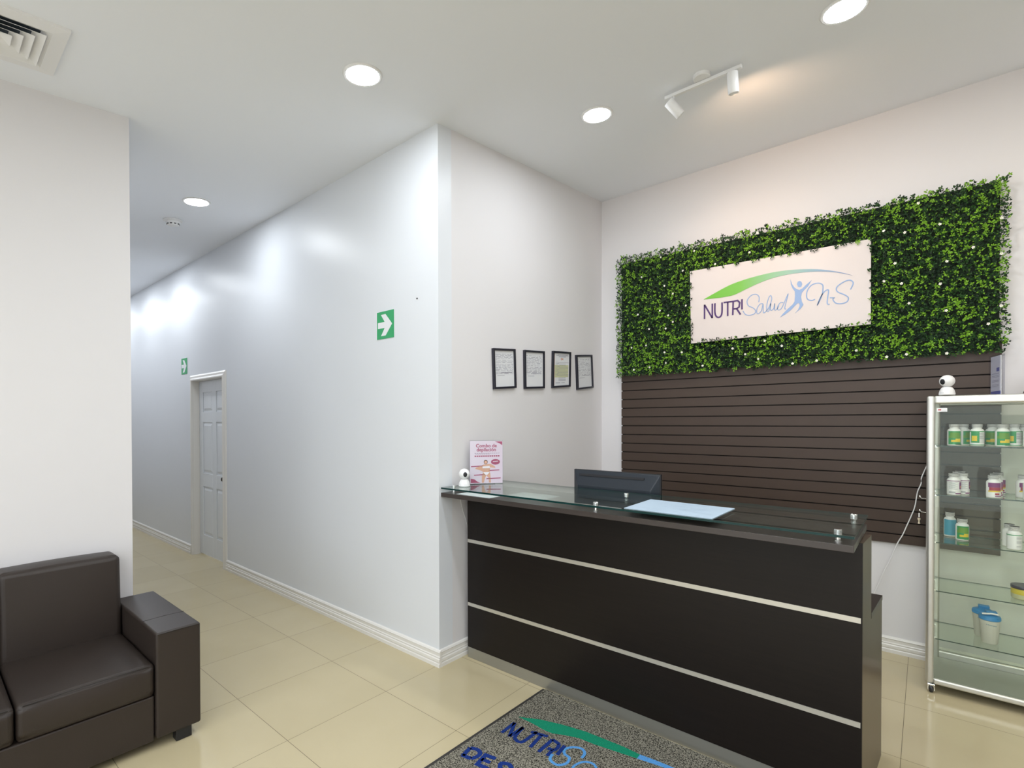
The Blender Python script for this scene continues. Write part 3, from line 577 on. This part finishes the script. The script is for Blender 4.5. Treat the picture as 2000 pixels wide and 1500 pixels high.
b = MB(); b.box(-.12, .12, -.12, .06, .0005, .010); b.build('stand_base', BLACK, mo, bevel=.003)
b = MB(); b.box(-Wd+.012, Wd-.012, .022, .0226, z0+.015, z1-.012); b.build('screen', mat('dark_screen', (.01,.012,.015), .12), mo)
# security cameras
def sec_cam(loc, rz, tilt, label, mark=True):
    t = thing('security_camera', label, 'security camera', loc, rz, group='white round-headed indoor security cameras')
    b = MB(); b.lathe([(0,.0004),(.036,.0004),(.0385,.004),(.0375,.014),(.034,.028),(.028,.040),(.022,.047),(.012,.049),(0,.049)], n=36); b.build('base', WHITEP, t, smooth=True)
    Mx = Matrix.Translation((0,0,.083)) @ Matrix.Rotation(tilt, 4, 'X')
    b = MB(); b.lathe([(.0, -.036)]+[(.0365*math.sin(a*math.pi/14), -.036*math.cos(a*math.pi/14)) for a in range(1, 14)]+[(0,.036)], n=36); b.v = [tuple(Mx @ Vector(v)) for v in b.v]
    hd = b.build('head', WHITEP, t, smooth=True)
    b = MB(); pts = [(.0105*math.cos(a)*(1 if abs(math.cos(a))<.7 else 1), .014*math.sin(a)) for a in [k*math.pi/12 for k in range(24)]]
    pts = [(x, y) for x, y in pts]; yy = lambda u, v: -math.sqrt(max(0, .0368**2-u*u-v*v))
    pts = [(u*1.25, v*1.15) for u, v in pts]; vs = [(0, yy(0, 0)-.0012, 0)]
    for k in (.35, .7, 1.0): vs += [(u*k, yy(u*k, v*k)-.0012, v*k) for u, v in pts]
    vs += [(u, yy(u, v)+.004, v) for u, v in pts]; nn_ = len(pts)
    fs = [(0, 1+i, 1+(i+1) % nn_) for i in range(nn_)] + [(1+r_*nn_+i, 1+(r_+1)*nn_+i, 1+(r_+1)*nn_+(i+1) % nn_, 1+r_*nn_+(i+1) % nn_) for r_ in range(3) for i in range(nn_)]
    b.add([tuple(Mx @ Vector(v)) for v in vs], fs); b.build('lens_window', BLACK, hd)
    b = MB(); [stroke(b, [(u0, 0), (u0+.003, .0006)], .0022, lambda u, v: (u, -.0386, .013+v)) for u0 in (-.009,-.004,.001,.006)]; b.build('faint_mark', mat('grey_mark', (.35,.35,.37), .5), t, fix=False)
    return t
sec_cam((-2.375, 2.372, GZ1+.0004), R(54), R(2), 'white indoor security camera on the left end of the desk glass')
sec_cam((.094, 3.905, 1.7655), R(-38), R(8), 'white indoor security camera on top of the glass cabinet')
# poster in acrylic holder
pl = Vector((-2.421, 2.472)); pr = Vector((-2.283, 2.655)); du = (pr-pl); Wp = du.length; du.normalize(); nrm = Vector((du.y, -du.x)); Hp = .305
t = thing('poster_stand', 'acrylic stand holding a pink poster reading Combo de depilación', 'poster', (pl.x, pl.y, GZ1), math.atan2(du.y, du.x))
zb = .0006
b = MB(); b.box(-.004, Wp+.004, 0, .002, zb, Hp); b.box(-.004, Wp+.004, -.0045, -.0028, zb, Hp); b.box(-.004, Wp+.004, -.0028, .055, zb, zb+.002); b.build('acrylic_holder', glass('clear_acrylic', (.97,.97,.98), 1.2), t)
b = MB(); b.box(0, Wp, -.0024, -.0004, zb+.004, Hp-.006); b.build('poster_sheet', gradmat('pink_poster_paper', [(0, (.76,.70,.77)), (1, (.76,.66,.74))], 0, Wp), t)
MAR = mat('maroon_print', (.42,.09,.17), .5); SKIN = mat('skin_tone_print', (.72,.43,.30), .5); WH = mat('white_print', (.82,.82,.86), .5); HAIR = mat('brown_hair_print', (.10,.05,.04), .5); GR = mat('grey_violet_print', (.40,.33,.42), .5); PINKB = mat('pink_print', (.72,.50,.62), .5)
fp = lambda u, v: (u*Wp, -.00275, v*Hp); fp2 = lambda u, v: (u*Wp, -.0031, v*Hp)
b = MB()
flat(b, [(.76,.965),(.99,.965),(.99,.88),(.9,.925)], fp, 0)
text(b, 'Combo de', .034, lambda x, y: (x, -.00275, y), Wp*.5, Hp*.835, 0, 'CENTER', .0008); text(b, 'depilación', .034, lambda x, y: (x, -.00275, y), Wp*.5, Hp*.745, 0, 'CENTER', .0008)
for v, u0, u1, mi, th in ((.70,.14,.86,4,.006),(.68,.16,.60,4,.005),(.635,.14,.88,0,.014)):
    u = u0
    while u < u1: flat(b, [(u,v-th),(u+.05,v-th),(u+.05,v+th),(u,v+th)], fp, mi); u += .065
for (u0, u1, v, dv) in ((.03,.40,.40,.012),(.56,.90,.305,.01),(.12,.50,.205,.012),(.50,.94,.12,.01)): stroke(b, [(u0,v),(u1,v+dv)], .022, fp, 0)
flat(b, [(.78+.14*math.cos(a*.393), .50+.065*math.sin(a*.393)) for a in range(16)], fp, 0)
stroke(b, [(.70,.505),(.86,.515)], .012, fp2, 2)
flat(b, [(.02,.03),(.32,.03),(.22,.06),(.14,.11),(.02,.13)], fp, 0)
flat(b, [(.40,.44),(.36,.42),(.18,.38),(.16,.35),(.36,.30),(.40,.27),(.36,.18),(.36,.03),(.42,.03),(.46,.14),(.50,.20),(.56,.14),(.58,.03),(.64,.03),(.62,.22),(.60,.30),(.62,.38),(.78,.36),(.76,.40),(.62,.46)], fp, 1)
flat(b, [(.48+.06*math.cos(a*.393), .50+.05*math.sin(a*.393)) for a in range(16)], fp2, 3)
flat(b, [(.48+.045*math.cos(a*.393), .495+.035*math.sin(a*.393)) for a in range(16)], lambda u, v: (u*Wp, -.0033, v*Hp), 1)
flat(b, [(.38,.40),(.60,.41),(.61,.36),(.38,.36)], fp2, 2); flat(b, [(.40,.27),(.60,.27),(.53,.21),(.47,.21)], fp2, 2)
b.build('poster_print', [MAR, SKIN, WH, HAIR, GR], t, fix=False)
# thin cable left of desk
b = MB(); b.tube([(AX+.006, 2.412, 1.115),(AX+.006, 2.430, 1.05),(AX+.006, 2.448, .99),(AX+.006, 2.471, .94),(AX+.006, 2.52, .80),(AX+.006, 2.56, .40)], .0016, 6); tag(b.build('power_cable', WHITEP, smooth=True), 'thin white cable hanging down the wall behind the desk\'s left end', 'cable')
# ---------------------------------------------------------------- door mat
t = thing('logo_floor_mat', 'grey loop-pile floor mat with NUTRI logo in front of the desk', 'floor mat', (0,0,0))
MXa, MXb, MYa, MYb = -1.785, -.05, 1.22, 2.432
P = [(MXa-.014, MYa), (MXb, MYa), (MXb, MYb), (MXa+.012, MYb)]
b = MB(); b.prism(P, fz(.0006), fz(.006)); b.build('rubber_border', RUBBER, t, bevel=.002)
b = MB(); Q = [(MXa+.008, MYa+.02), (MXb-.02, MYa+.02), (MXb-.02, MYb-.002), (MXa+.034, MYb-.002)]; b.prism(Q, fz(.004), fz(.0105)); b.build('pile_surface', MATG, t)
MT = {"swoosh": [[-1.6974, 2.105], [-1.5931, 2.1598], [-1.4706, 2.1985], [-1.3457, 2.2247], [-1.2173, 2.2333], [-1.1358, 2.2388], [-1.0534, 2.2357], [-1.0526, 2.2008], [-1.1486, 2.1837], [-1.2645, 2.1634], [-1.3494, 2.1564], [-1.4234, 2.1278], [-1.4731, 2.1033], [-1.5187, 2.0991], [-1.6041, 2.1062]], "swoosh_blue": [[-1.0534, 2.2357], [-0.9795, 2.244], [-0.8641, 2.2509], [-0.8329, 2.2249], [-0.9323, 2.2214], [-1.0526, 2.2008]], "N": [[-1.6785, 1.9426], [-1.6809, 2.0519], [-1.6277, 1.9435], [-1.6212, 2.0488]], "U": [[-1.6212, 2.0488], [-1.6075, 1.9682], [-1.5879, 1.9442], [-1.5616, 1.9423], [-1.5475, 1.9617], [-1.5417, 2.0634]], "T1": [[-1.5663, 2.0433], [-1.4767, 2.0677]], "T2": [[-1.5083, 2.058], [-1.4947, 1.9436]], "R1": [[-1.442, 1.9422], [-1.4444, 2.0623], [-1.3971, 2.0544], [-1.386, 2.018], [-1.3939, 1.9966], [-1.4242, 1.994]], "R2": [[-1.3968, 1.9942], [-1.394, 1.9454]], "I": [[-1.3699, 2.0614], [-1.3602, 1.9805]], "S": [[-1.2573, 2.0366], [-1.2635, 2.0745], [-1.293, 2.0945], [-1.3342, 2.0756], [-1.3537, 2.0371], [-1.3348, 2.0086], [-1.3025, 1.9994], [-1.293, 1.9585], [-1.3203, 1.9223], [-1.3668, 1.9324], [-1.3805, 1.971]], "a": [[-1.2124, 2.018], [-1.2513, 1.9996], [-1.2565, 1.9546], [-1.2451, 1.9113]], "D": [[-1.7071, 1.6879], [-1.7184, 1.752], [-1.6842, 1.7652], [-1.6531, 1.754], [-1.6492, 1.7284], [-1.6604, 1.6979], [-1.7071, 1.6879]], "E1": [[-1.5701, 1.7721], [-1.6255, 1.7622], [-1.6119, 1.6892], [-1.552, 1.6981]], "E2": [[-1.6198, 1.727], [-1.5718, 1.7359]], "S2": [[-1.4886, 1.7771], [-1.5265, 1.7663], [-1.5239, 1.7413]]}
fm = fz(.0112)
b = MB(); flat(b, MT['swoosh'], fm); b.build('swoosh', MATGR, t, solid=.001)
b = MB(); flat(b, MT['swoosh_blue'], fm); b.build('swoosh_tail', MATSK, t, solid=.001)
b = MB()
for k in ('N', 'T1', 'T2', 'R1', 'R2', 'I'):
    for q0, q1 in zip(MT[k][:-1], MT[k][1:]): stroke(b, [q0, q1], .019, fm)
stroke(b, smooth_line(MT['U'], 4), .019, fm); b.build('lettering_nutri', MATB, t, solid=.001)
b = MB(); stroke(b, smooth_line(MT['S'], 6), .014, fm); stroke(b, smooth_line([(-1.15,2.00),(-1.19,2.035),(-1.235,2.02),(-1.255,1.965),(-1.235,1.925),(-1.20,1.95),(-1.165,2.01),(-1.165,1.94),(-1.14,1.93)], 5), .012, fm); b.build('lettering_salud', MATSK, t, solid=.001)
b = MB(); stroke(b, smooth_line(MT['D'][1:6], 3)+[], .022, fm); stroke(b, [MT['D'][0], MT['D'][1]], .022, fm); stroke(b, [MT['D'][5], (-1.712, 1.690)], .022, fm)
stroke(b, MT['E1'], .022, fm); stroke(b, MT['E2'], .020, fm); stroke(b, smooth_line([(-1.468,1.768),(-1.495,1.782),(-1.527,1.766),(-1.515,1.741),(-1.482,1.727),(-1.478,1.703),(-1.51,1.692),(-1.535,1.705)], 4), .022, fm); b.build('lettering_second_line', MATB, t, solid=.001)
# ---------------------------------------------------------------- sofa
sf = thing('sofa', 'dark brown leatherette sofa against the left wall', 'sofa', (0,0,0))
def soft(x0,x1,y0,y1,z0,z1,name,bev=.025,bulge=.012,lean=0,m=LEATHER):
    n = 8; b = MB()
    def pt(i,j,k):
        u, v, w = i/n, j/n, k/n; sx = x0+(x1-x0)*u; sy = y0+(y1-y0)*v; sz = z0+(z1-z0)*w
        bu = lambda a: 4*a*(1-a)
        if i in (0,n): sx += (1 if i==n else -1)*bulge*bu(v)*bu(w)
        if k in (0,n): sz += (1 if k==n else 0)*bulge*bu(u)*bu(v)
        sx += lean*w
        return (sx, sy, sz)
    idx = {}
    def vid(i,j,k):
        if (i,j,k) not in idx: idx[(i,j,k)] = len(b.v); b.v.append(pt(i,j,k))
        return idx[(i,j,k)]
    for a in range(n):
        for c in range(n):
            for q in (0, n):
                b.f.append((vid(q,a,c),vid(q,a+1,c),vid(q,a+1,c+1),vid(q,a,c+1))); b.f.append((vid(a,q,c),vid(a+1,q,c),vid(a+1,q,c+1),vid(a,q,c+1))); b.f.append((vid(a,c,q),vid(a+1,c,q),vid(a+1,c+1,q),vid(a,c+1,q)))
    b.m = [0]*len(b.f); o = b.build(name, m, sf, bevel=bev, seg=4, smooth=True); return o
Y0, Y1, Y2 = -.705, -.213, .277; YA = .768; YB = .963
b = MB(); b.box(-3.655, -2.915, Y0, YA-.002, .045, .27); b.build('base_frame', LEATHER, sf, bevel=.008)
for (ya, yb) in ((Y0, Y1), (Y1, Y2), (Y2, YA)):
    soft(-3.50, -2.905, ya+.003, yb-.003, .272, .432, 'seat_cushion', .022, .014)
    b = MB(); b.tube([(-2.903, ya+.022, .428), (-2.893, (ya+yb)/2, .434), (-2.903, yb-.022, .428)], .0025, 6); b.build('seam_piping', SEAM, sf)
    o = soft(-3.665, -3.475, ya+.004, yb-.004, .40, .862, 'back_cushion', .03, .012, lean=-.03)
for (ya, yb) in ((YA, YB), (Y0-.195, Y0)):
    o = soft(-3.665, -2.895, ya, yb, .06, .578, 'armrest', .010, .004)
    b = MB(); b.tube([(-2.894, ya+.006, .572), (-2.892, (ya+yb)/2, .574), (-2.894, yb-.006, .572)], .0022, 6); b.build('seam_piping', SEAM, sf); b = MB(); b.tube([(-3.13, ya+.004, .579), (-3.13, (ya+yb)/2, .5815), (-3.13, yb-.004, .579)], .0016, 6)
    b.build('seam_piping', SEAM, sf)
for (x, y) in ((-2.965, .855), (-3.62, .855), (-2.965, -.86), (-3.62, -.86)):
    b = MB(); b.box(x, x+.055, y, y+.07, .0006, .062); b.build('foot', BLACK, sf, bevel=.003)
# ---------------------------------------------------------------- display cabinet
cb = thing('display_cabinet', 'glass display cabinet with rounded silver frame on castors', 'display cabinet', (0,0,0))
KX0, KX1, KY0, KY1, KZ0, KZ1 = .002, 1.10, 3.87, 4.30, .052, 1.763
def post(x, y, w, z0, z1):
    b = MB(); b.box(x, x+w, y, y+.040, z0, z1); return b.build('post', ALU, cb, bevel=.014, seg=4)
post(KX0, KY0, .040, KZ0, KZ1); post(KX1-.04, KY0, .040, KZ0, KZ1); post(KX0, KY1-.04, .070, KZ0, KZ1); post(KX1-.07, KY1-.04, .070, KZ0, KZ1)
for z0, z1, yy in ((KZ0, KZ0+.034, KY0), (KZ1-.048, KZ1, KY0), (KZ0, KZ0+.07, KY1-.03), (KZ1-.05, KZ1, KY1-.03)):
    b = MB(); b.box(KX0+.036, KX1-.036, yy+.001, yy+.030, z0, z1); b.build('rail', ALU, cb, bevel=.009, seg=3)
for x in (KX0+.004, KX1-.032):
    for z0, z1 in ((KZ0, KZ0+.034), (KZ1-.04, KZ1-.002)):
        b = MB(); b.box(x, x+.028, KY0+.036, KY1-.036, z0, z1); b.build('rail', ALU, cb, bevel=.006)
b = MB(); b.box(KX0+.034, KX1-.034, KY0+.032, KY1-.032, KZ0+.012, KZ0+.028); b.build('base_panel', mat('grey_green_base_panel', (.30,.31,.26), .35), cb)
b = MB(); b.box(KX0+.034, KX1-.034, KY0+.03, KY1-.03, KZ1-.014, KZ1-.004); b.build('top_panel', mat('light_grey_top_panel', (.6,.6,.58), .4), cb)
b = MB(); b.box(KX0+.040, KX1-.040, KY0+.012, KY0+.016, KZ0+.034, KZ1-.048); b.build('glass_front', GLASSC, cb)
b = MB(); b.box(KX0+.07, KX1-.07, KY1-.016, KY1-.012, KZ0+.07, KZ1-.05); b.build('glass_back', GLASSC, cb)
for x in (KX0+.016, KX1-.020):
    b = MB(); b.box(x, x+.004, KY0+.04, KY1-.04, KZ0+.034, KZ1-.04); b.build('glass_side', GLASSC, cb)
SHZ = [1.468, 1.176, .893, .604, .318]
for z in SHZ:
    b = MB(); b.box(KX0+.046, KX1-.046, KY0+.034, KY1-.055, z-.006, z); g = b.build('glass_shelf', [GLASSC, GEDGE2], cb)
    for p in g.data.polygons: p.material_index = 0 if abs(p.normal.z) > .5 else 1
for z in SHZ:
    for (x, y) in ((KX0+.03, KY0+.08), (KX0+.03, KY1-.10), (KX1-.03, KY0+.08), (KX1-.03, KY1-.10)):
        b = MB(); b.box(x-.010 if x < .5 else x-.02, x+.02 if x < .5 else x+.010, y-.005, y+.005, z-.013, z-.0065); b.build('shelf_support', CHROME, cb)
for (x, y) in ((.03, 3.885), (1.07, 3.885), (.03, 4.275), (1.07, 4.275)):
    b = MB(); b.box(x-.017, x-.011, y-.018, y+.012, .012, .050); b.box(x+.011, x+.017, y-.018, y+.012, .012, .050); b.box(x-.017, x+.017, y-.016, y+.012, .040, .0515); w_ = b.build('castor', CHROME, cb, bevel=.002)
    b = MB(); b.lathe([(.0, -.009), (.018, -.009), (.0205, -.005), (.0205, .005), (.018, .009), (0, .009)], (x, y-.006, .0212), 24, axis='X'); b.build('castor_wheel', BLACK, w_, smooth=True)
b = MB(); b.add([(KX0+.046, KY0+.0112, 1.668), (KX0+.093, KY0+.0112, 1.668), (KX0+.093, KY0+.0112, 1.690), (KX0+.046, KY0+.0112, 1.690)], [(0,1,2,3)], 0)
b.add([(KX0+.052, KY0+.0108, 1.676), (KX0+.066, KY0+.0108, 1.676), (KX0+.066, KY0+.0108, 1.684), (KX0+.052, KY0+.0108, 1.684)], [(0,1,2,3)], 1)
b.add([(KX0+.068, KY0+.0108, 1.672), (KX0+.090, KY0+.0108, 1.672), (KX0+.090, KY0+.0108, 1.674), (KX0+.068, KY0+.0108, 1.674)], [(0,1,2,3)], 2)
b.build('sticker', [WHITEP, mat('red_print', (.5,.08,.10), .5), INK], cb, fix=False)
# brochure holder and dark panel on the cabinet
t = thing('brochure_holder', 'clear acrylic holder with a white leaflet standing on the cabinet', 'leaflet holder', (.326, 4.06, KZ1+.0006), R(-76))
b = MB(); b.box(-.072, .072, 0, .002, 0, .235); b.box(-.072, .072, -.022, -.020, 0, .235); b.box(-.072, .072, -.02, 0, 0, .002); b.build('acrylic_holder', glass('violet_grey_acrylic', (.90,.90,.94), 1.08), t)
b = MB(); b.box(-.069, .069, -.014, -.012, .003, .228); b.build('leaflet', PAPER, t)
BLU = mat('blue_violet_print', (.13,.15,.42), .5)
b = MB(); fq = lambda u, v: (u, -.0146, v); flat(b, [(-.064,.006),(.064,.006),(.064,.024),(-.064,.024)], fq, 0); flat(b, [(.010,.138),(.046,.138),(.046,.160),(.010,.160)], fq, 0)
for v in (.125,.112,.105,.085,.078,.060,.052): flat(b, [(-.05,v),(.04,v),(.04,v+.002),(-.05,v+.002)], fq, 1)
b.build('print', [BLU, INK], t, fix=False)
t = thing('tilted_dark_board', 'dark maroon slanted board at the right edge of the cabinet top', 'board', (.44, 4.03, KZ1+.0006))
b = MB(); b.hexa([(-.02,0,0),(.20,0,0),(.20,.01,0),(-.02,.01,0),(.045,0,.20),(.20,0,.20),(.20,.01,.20),(.045,.01,.20)]); b.build('panel', mat('dark_maroon', (.03,.010,.014), .4), t, bevel=.001)
b = MB(); b.box(.03, .20, -.03, .05, 0, .004); b.build('foot', BLACK, t)
# ---------------------------------------------------------------- bottles
CAPR = WHITEP
def bottle(proto_name, cols, r_=.0315, h=.128):
    t = thing('supplement_bottle', 'x', 'bottle')
    k = h/.128
    b = MB(); b.lathe([(0,.0004),(r_-.003,.0004),(r_,.004),(r_,.088*k),(r_-.004,.096*k),(r_-.011,.102*k),(r_-.012,.104*k),(r_-.012,.107*k)], n=28); b.build('body', WHITEP, t, smooth=True)
    b = MB()
    for q in range(5):
        z = .1075*k+.0042*k*q; b.lathe([(r_-.0085,z),(r_-.0075,z+.0008),(r_-.0075,z+.0019*k),(r_-.0085,z+.0025*k)], n=28, mi=0)
    b.lathe([(r_-.0095,.1076*k),(r_-.0095,.128*k)], n=28, mi=1); b.build('cap', [CAPR, mat('cap_gap_black', (.03,.03,.03), .6)], t, smooth=False)  # near-black gaps between the white cap ribs
    # wrap-around label: bands as faces around the body
    b = MB(); n = 40; rows = cols; R2 = r_+.0004
    for (za, zb_, arc0, arc1, mi) in rows:
        i0, i1 = int(arc0*n), int(arc1*n)
        for i in range(i0, i1):
            a0, a1 = 2*math.pi*i/n, 2*math.pi*(i+1)/n; q = R2 + .00012*(mi+1)
            b.add([(q*math.sin(a0), -q*math.cos(a0), za*k), (q*math.sin(a1), -q*math.cos(a1), za*k), (q*math.sin(a1), -q*math.cos(a1), zb_*k), (q*math.sin(a0), -q*math.cos(a0), zb_*k)], [(0,1,2,3)], mi)
    b.build('wrap_label', LM, t, fix=False); return t
LM = [WHITEP, mat('leaf_green_label', (.02,.30,.09), .4), mat('olive_green_label', (.12,.30,.03), .4), mat('yellow_label', (.75,.55,.03), .4), mat('purple_label', (.20,.02,.16), .4), mat('orange_label', (.75,.30,.03), .4), mat('teal_blue_label', (.06,.35,.52), .4), mat('grey_text_label', (.42,.43,.45), .5), mat('red_label', (.35,.02,.05), .4)]
def txt(z, arc=(.20,.42)): return [(zz, zz+.0022, arc[0], arc[1], 7) for zz in z]
Gc = [(.008,.086,0,.15,1),(.008,.086,.84,1,1),(.060,.078,0,.12,2),(.060,.078,.88,1,2),(.045,.060,.0,.15,2),(.045,.060,.84,1,2),(.022,.042,0,.13,3),(.022,.034,.90,1,3),(.006,.012,0,.5,1),(.012,.020,0,.16,0),(.012,.020,.84,1,0)] + txt([.075,.068,.060,.052,.044,.036], (.20,.38))
Gw = [(.082,.087,0,1,1),(.006,.010,0,1,1),(.02,.082,.80,1,1),(.03,.06,.84,.97,3)] + txt([.074,.068,.062,.056,.050,.044,.038,.030,.022], (.02,.22)) + txt([.070,.062,.054,.046], (0,.08))
Pc = [(.060,.086,0,.16,4),(.060,.086,.86,1,4),(.042,.060,0,.15,8),(.042,.060,.88,1,8),(.050,.056,.0,.10,5),(.034,.042,0,.16,3),(.034,.042,.86,1,3),(.008,.014,0,.5,4),(.018,.028,.0,.10,8)] + txt([.075,.066,.058,.05], (.22,.38))
Pw = [(.082,.086,0,1,4),(.008,.014,0,.6,4),(.036,.078,.10,.30,4),(.046,.054,.14,.24,5),(.012,.022,.86,1,7)] + txt([.074,.068,.062,.056,.050,.044,.036], (.86,1.0)) + txt([.074,.062,.050,.036], (0,.06))
Bc = [(.008,.090,0,.2,6),(.008,.090,.8,1,6),(.036,.050,0,.2,3),(.036,.050,.8,1,3),(.040,.046,0,.08,5),(.018,.026,0,.2,0),(.018,.026,.8,1,0),(.060,.072,.96,1,2)]
protos = {'g': bottle('g', Gc), 'gw': bottle('gw', Gw), 'p': bottle('p', Pc), 'pw': bottle('pw', Pw), 'b': bottle('b', Bc, .030, .150), 'w': bottle('w', [(.080,.084,0,1,1)]+txt([.072,.066,.060,.050,.044,.038], (0,.14))+txt([.018,.02], (.0,.1)))}
used = set()
def put(kind, x, y, si, rz, label, grp):
    q = protos[kind] if kind not in used else copy_tree(protos[kind])
    used.add(kind); q.location = (x, y, SHZ[si]+.0003); q.rotation_euler = (0,0,R(rz)); tag(q, label, 'bottle', grp); return q
G1, G2, G3 = 'green-labelled bottles on the top shelf', 'purple-labelled bottles on the second shelf', 'bottles on the third shelf'
T = [('g', .128, 3.955, 10, 'white bottle with green and yellow label, leftmost on the top shelf'),
     ('g', .172, 4.035, 60, 'green-labelled bottle behind the leftmost one on the top shelf'),
     ('g', .156, 4.115, 30, 'rearmost of the three bottles at the left end of the top shelf'),
     ('gw', .228, 3.955, 15, 'bottle standing alone with white text panel, fourth from left on top shelf'),
     ('g', .300, 4.060, -20, 'green-labelled bottle just right of the solitary one, set back on the top shelf'),
     ('g', .334, 3.965, 15, 'front green and yellow bottle in the middle of the top shelf row'),
     ('gw', .386, 4.010, 10, 'bottle with grey text panel right of the middle pair on the top shelf'),
     ('g', .428, 4.060, 50, 'bottle set back with yellow fruit on label, near the right edge of the top shelf'),
     ('g', .447, 3.965, 10, 'front bottle cut by the right photo edge on the top shelf')]
for k, x, y, rz, l in T: put(k, x, y, 0, rz, l, G1)
T = [('pw', .128, 3.96, 12, 'front bottle of the left cluster on the second shelf, text panel and purple corner'),
     ('pw', .170, 4.02, 20, 'right-hand bottle of the left cluster on the second shelf'),
     ('p', .150, 4.09, -10, 'third bottle back in the left cluster on the second shelf'),
     ('p', .165, 4.17, 20, 'rearmost bottle in the left cluster on the second shelf'),
     ('p', .298, 3.955, 8, 'front purple-labelled bottle of the middle file on the second shelf'),
     ('p', .312, 4.03, 14, 'second bottle of the middle file on the second shelf'),
     ('p', .318, 4.105, -14, 'third bottle of the middle file on the second shelf'),
     ('p', .336, 4.18, 14, 'last bottle of the middle file on the second shelf'),
     ('p', .428, 4.05, 20, 'purple bottle set back at the right end of the second shelf'),
     ('p', .448, 3.96, 5, 'front purple bottle cut by the right photo edge on the second shelf')]
for k, x, y, rz, l in T: put(k, x, y, 1, rz, l, G2)
T = [('b', .118, 4.17, 10, 'tall blue-labelled bottle on the third shelf'),
     ('g', .172, 4.08, 12, 'green-labelled bottle beside the blue one on the third shelf'),
     ('g', .372, 4.04, 60, 'green-labelled bottle behind the white one on the third shelf'),
     ('w', .385, 3.962, 10, 'white bottle with black text at the right of the third shelf')]
for k, x, y, rz, l in T: put(k, x, y, 2, rz, l, G3)
# jar
t = thing('product_jar', 'clear jar with yellow band and dark lid on the fourth shelf', 'jar', (.432, 4.03, SHZ[3]+.0003))
b = MB(); b.lathe([(0,.0004),(.048,.0004),(.053,.006),(.054,.030),(.054,.052),(.052,.060)], n=36, mis=[0,0,0,1,1]); b.build('body', [mat('pale_olive_jar', (.50,.50,.30), .3), mat('yellow_jar_band', (.62,.50,.05), .35)], t, smooth=True)
b = MB(); b.lathe([(0,.0605),(.055,.0605),(.056,.062),(.056,.074),(.054,.077),(0,.078)], n=36); b.build('lid', mat('dark_violet_lid', (.05,.045,.07), .3), t, smooth=True)
# shakers
LID = mat('blue_shaker_lid', (.02,.22,.50), .35); CUP = glass('frosted_cup', (.86,.86,.84))
def shaker(x, y, rz, label, strap):
    t = thing('shaker_cup', label, 'shaker cup', (x, y, SHZ[4]+.0003), rz, group='two shaker cups on the lowest shelf')
    b = MB(); b.lathe([(0,.0004),(.034,.0004),(.037,.004),(.046,.135)], n=32); b.build('cup', mat('translucent_white_cup', (.62,.62,.56), .45), t, smooth=True)
    b = MB(); b.lathe([(0,.1355),(.0475,.1355),(.0490,.138),(.0490,.152),(.046,.158),(.030,.166),(0,.168)], n=32); b.box(-.020,.030,-.018,.018,.160,.185); b.build('lid', LID, t, bevel=.003, smooth=True)
    if strap:
        b = MB(); b.tube([(-.040,-.03,.172),(-.02,-.036,.176),(.0,-.032,.178),(.03,-.03,.176)], .005, 8); b.build('carry_strap', WHITEP, t, smooth=True)
    b = MB(); [stroke(b, [(u0, 0), (u0+.004, .0012)], .004, lambda u, v: (.0462*math.sin(u/.045), -.0462*math.cos(u/.045), .112-.12*u+v)) for u0 in (-.024,-.017,-.011,-.004,.003,.009,.016)]; b.build('print', mat('blue_grey_print', (.12,.25,.35), .5), t, fix=False); return t
shaker(.268, 4.13, 0, 'blue-lidded shaker cup standing behind on the lowest shelf', False)
shaker(.292, 4.03, R(8), 'blue-lidded shaker cup in front, with white strap and print', True)
# ---------------------------------------------------------------- small things by the cabinet
CP_ = [(.012,1.33),(-.001,1.298),(-.022,1.232),(-.024,1.194),(-.043,1.134),(-.056,1.036),(-.077,.964),(-.098,.902),(-.120,.836),(-.150,.768),(-.189,.649),(-.226,.553),(-.257,.457),(-.29,.36),(-.31,.25)]
b = MB(); b.tube([(x, LY-.030, z) for x, z in smooth_line(CP_, 4)], .0035, 8); tag(b.build('white_power_cord', WHITEP, smooth=True), 'white power cord hanging across the slatwall beside the cabinet', 'cord')
def hook(z, label):
    b = MB(); b.tube([(KX0+.006, 3.92, z), (-.020, 3.92, z), (-.028, 3.92, z+.012)], .0030, 8); b.lathe([(.007,-.002),(.007,.002)], (-.028, 3.92, z+.012), 12, axis='X'); b.build('lock_lever', CHROME, cb, smooth=True)
hook(1.145, ''); hook(1.062, '')
t = thing('hanging_key', 'small silver key with pale tag hanging in front of the slatwall', 'key', (-.034, LY-.030, .955))
b = MB(); b.box(-.002, .002, -.002, .0, .012, .040); b.build('key_blade', CHROME, t); b = MB(); b.lathe([(.0,-.034),(.007,-.031),(.004,-.018),(.004,-.012),(.009,-.002),(.008,.006),(0,.008)], n=14); b.build('tag', mat('ivory_plastic', (.80,.70,.52), .5), t, smooth=True)
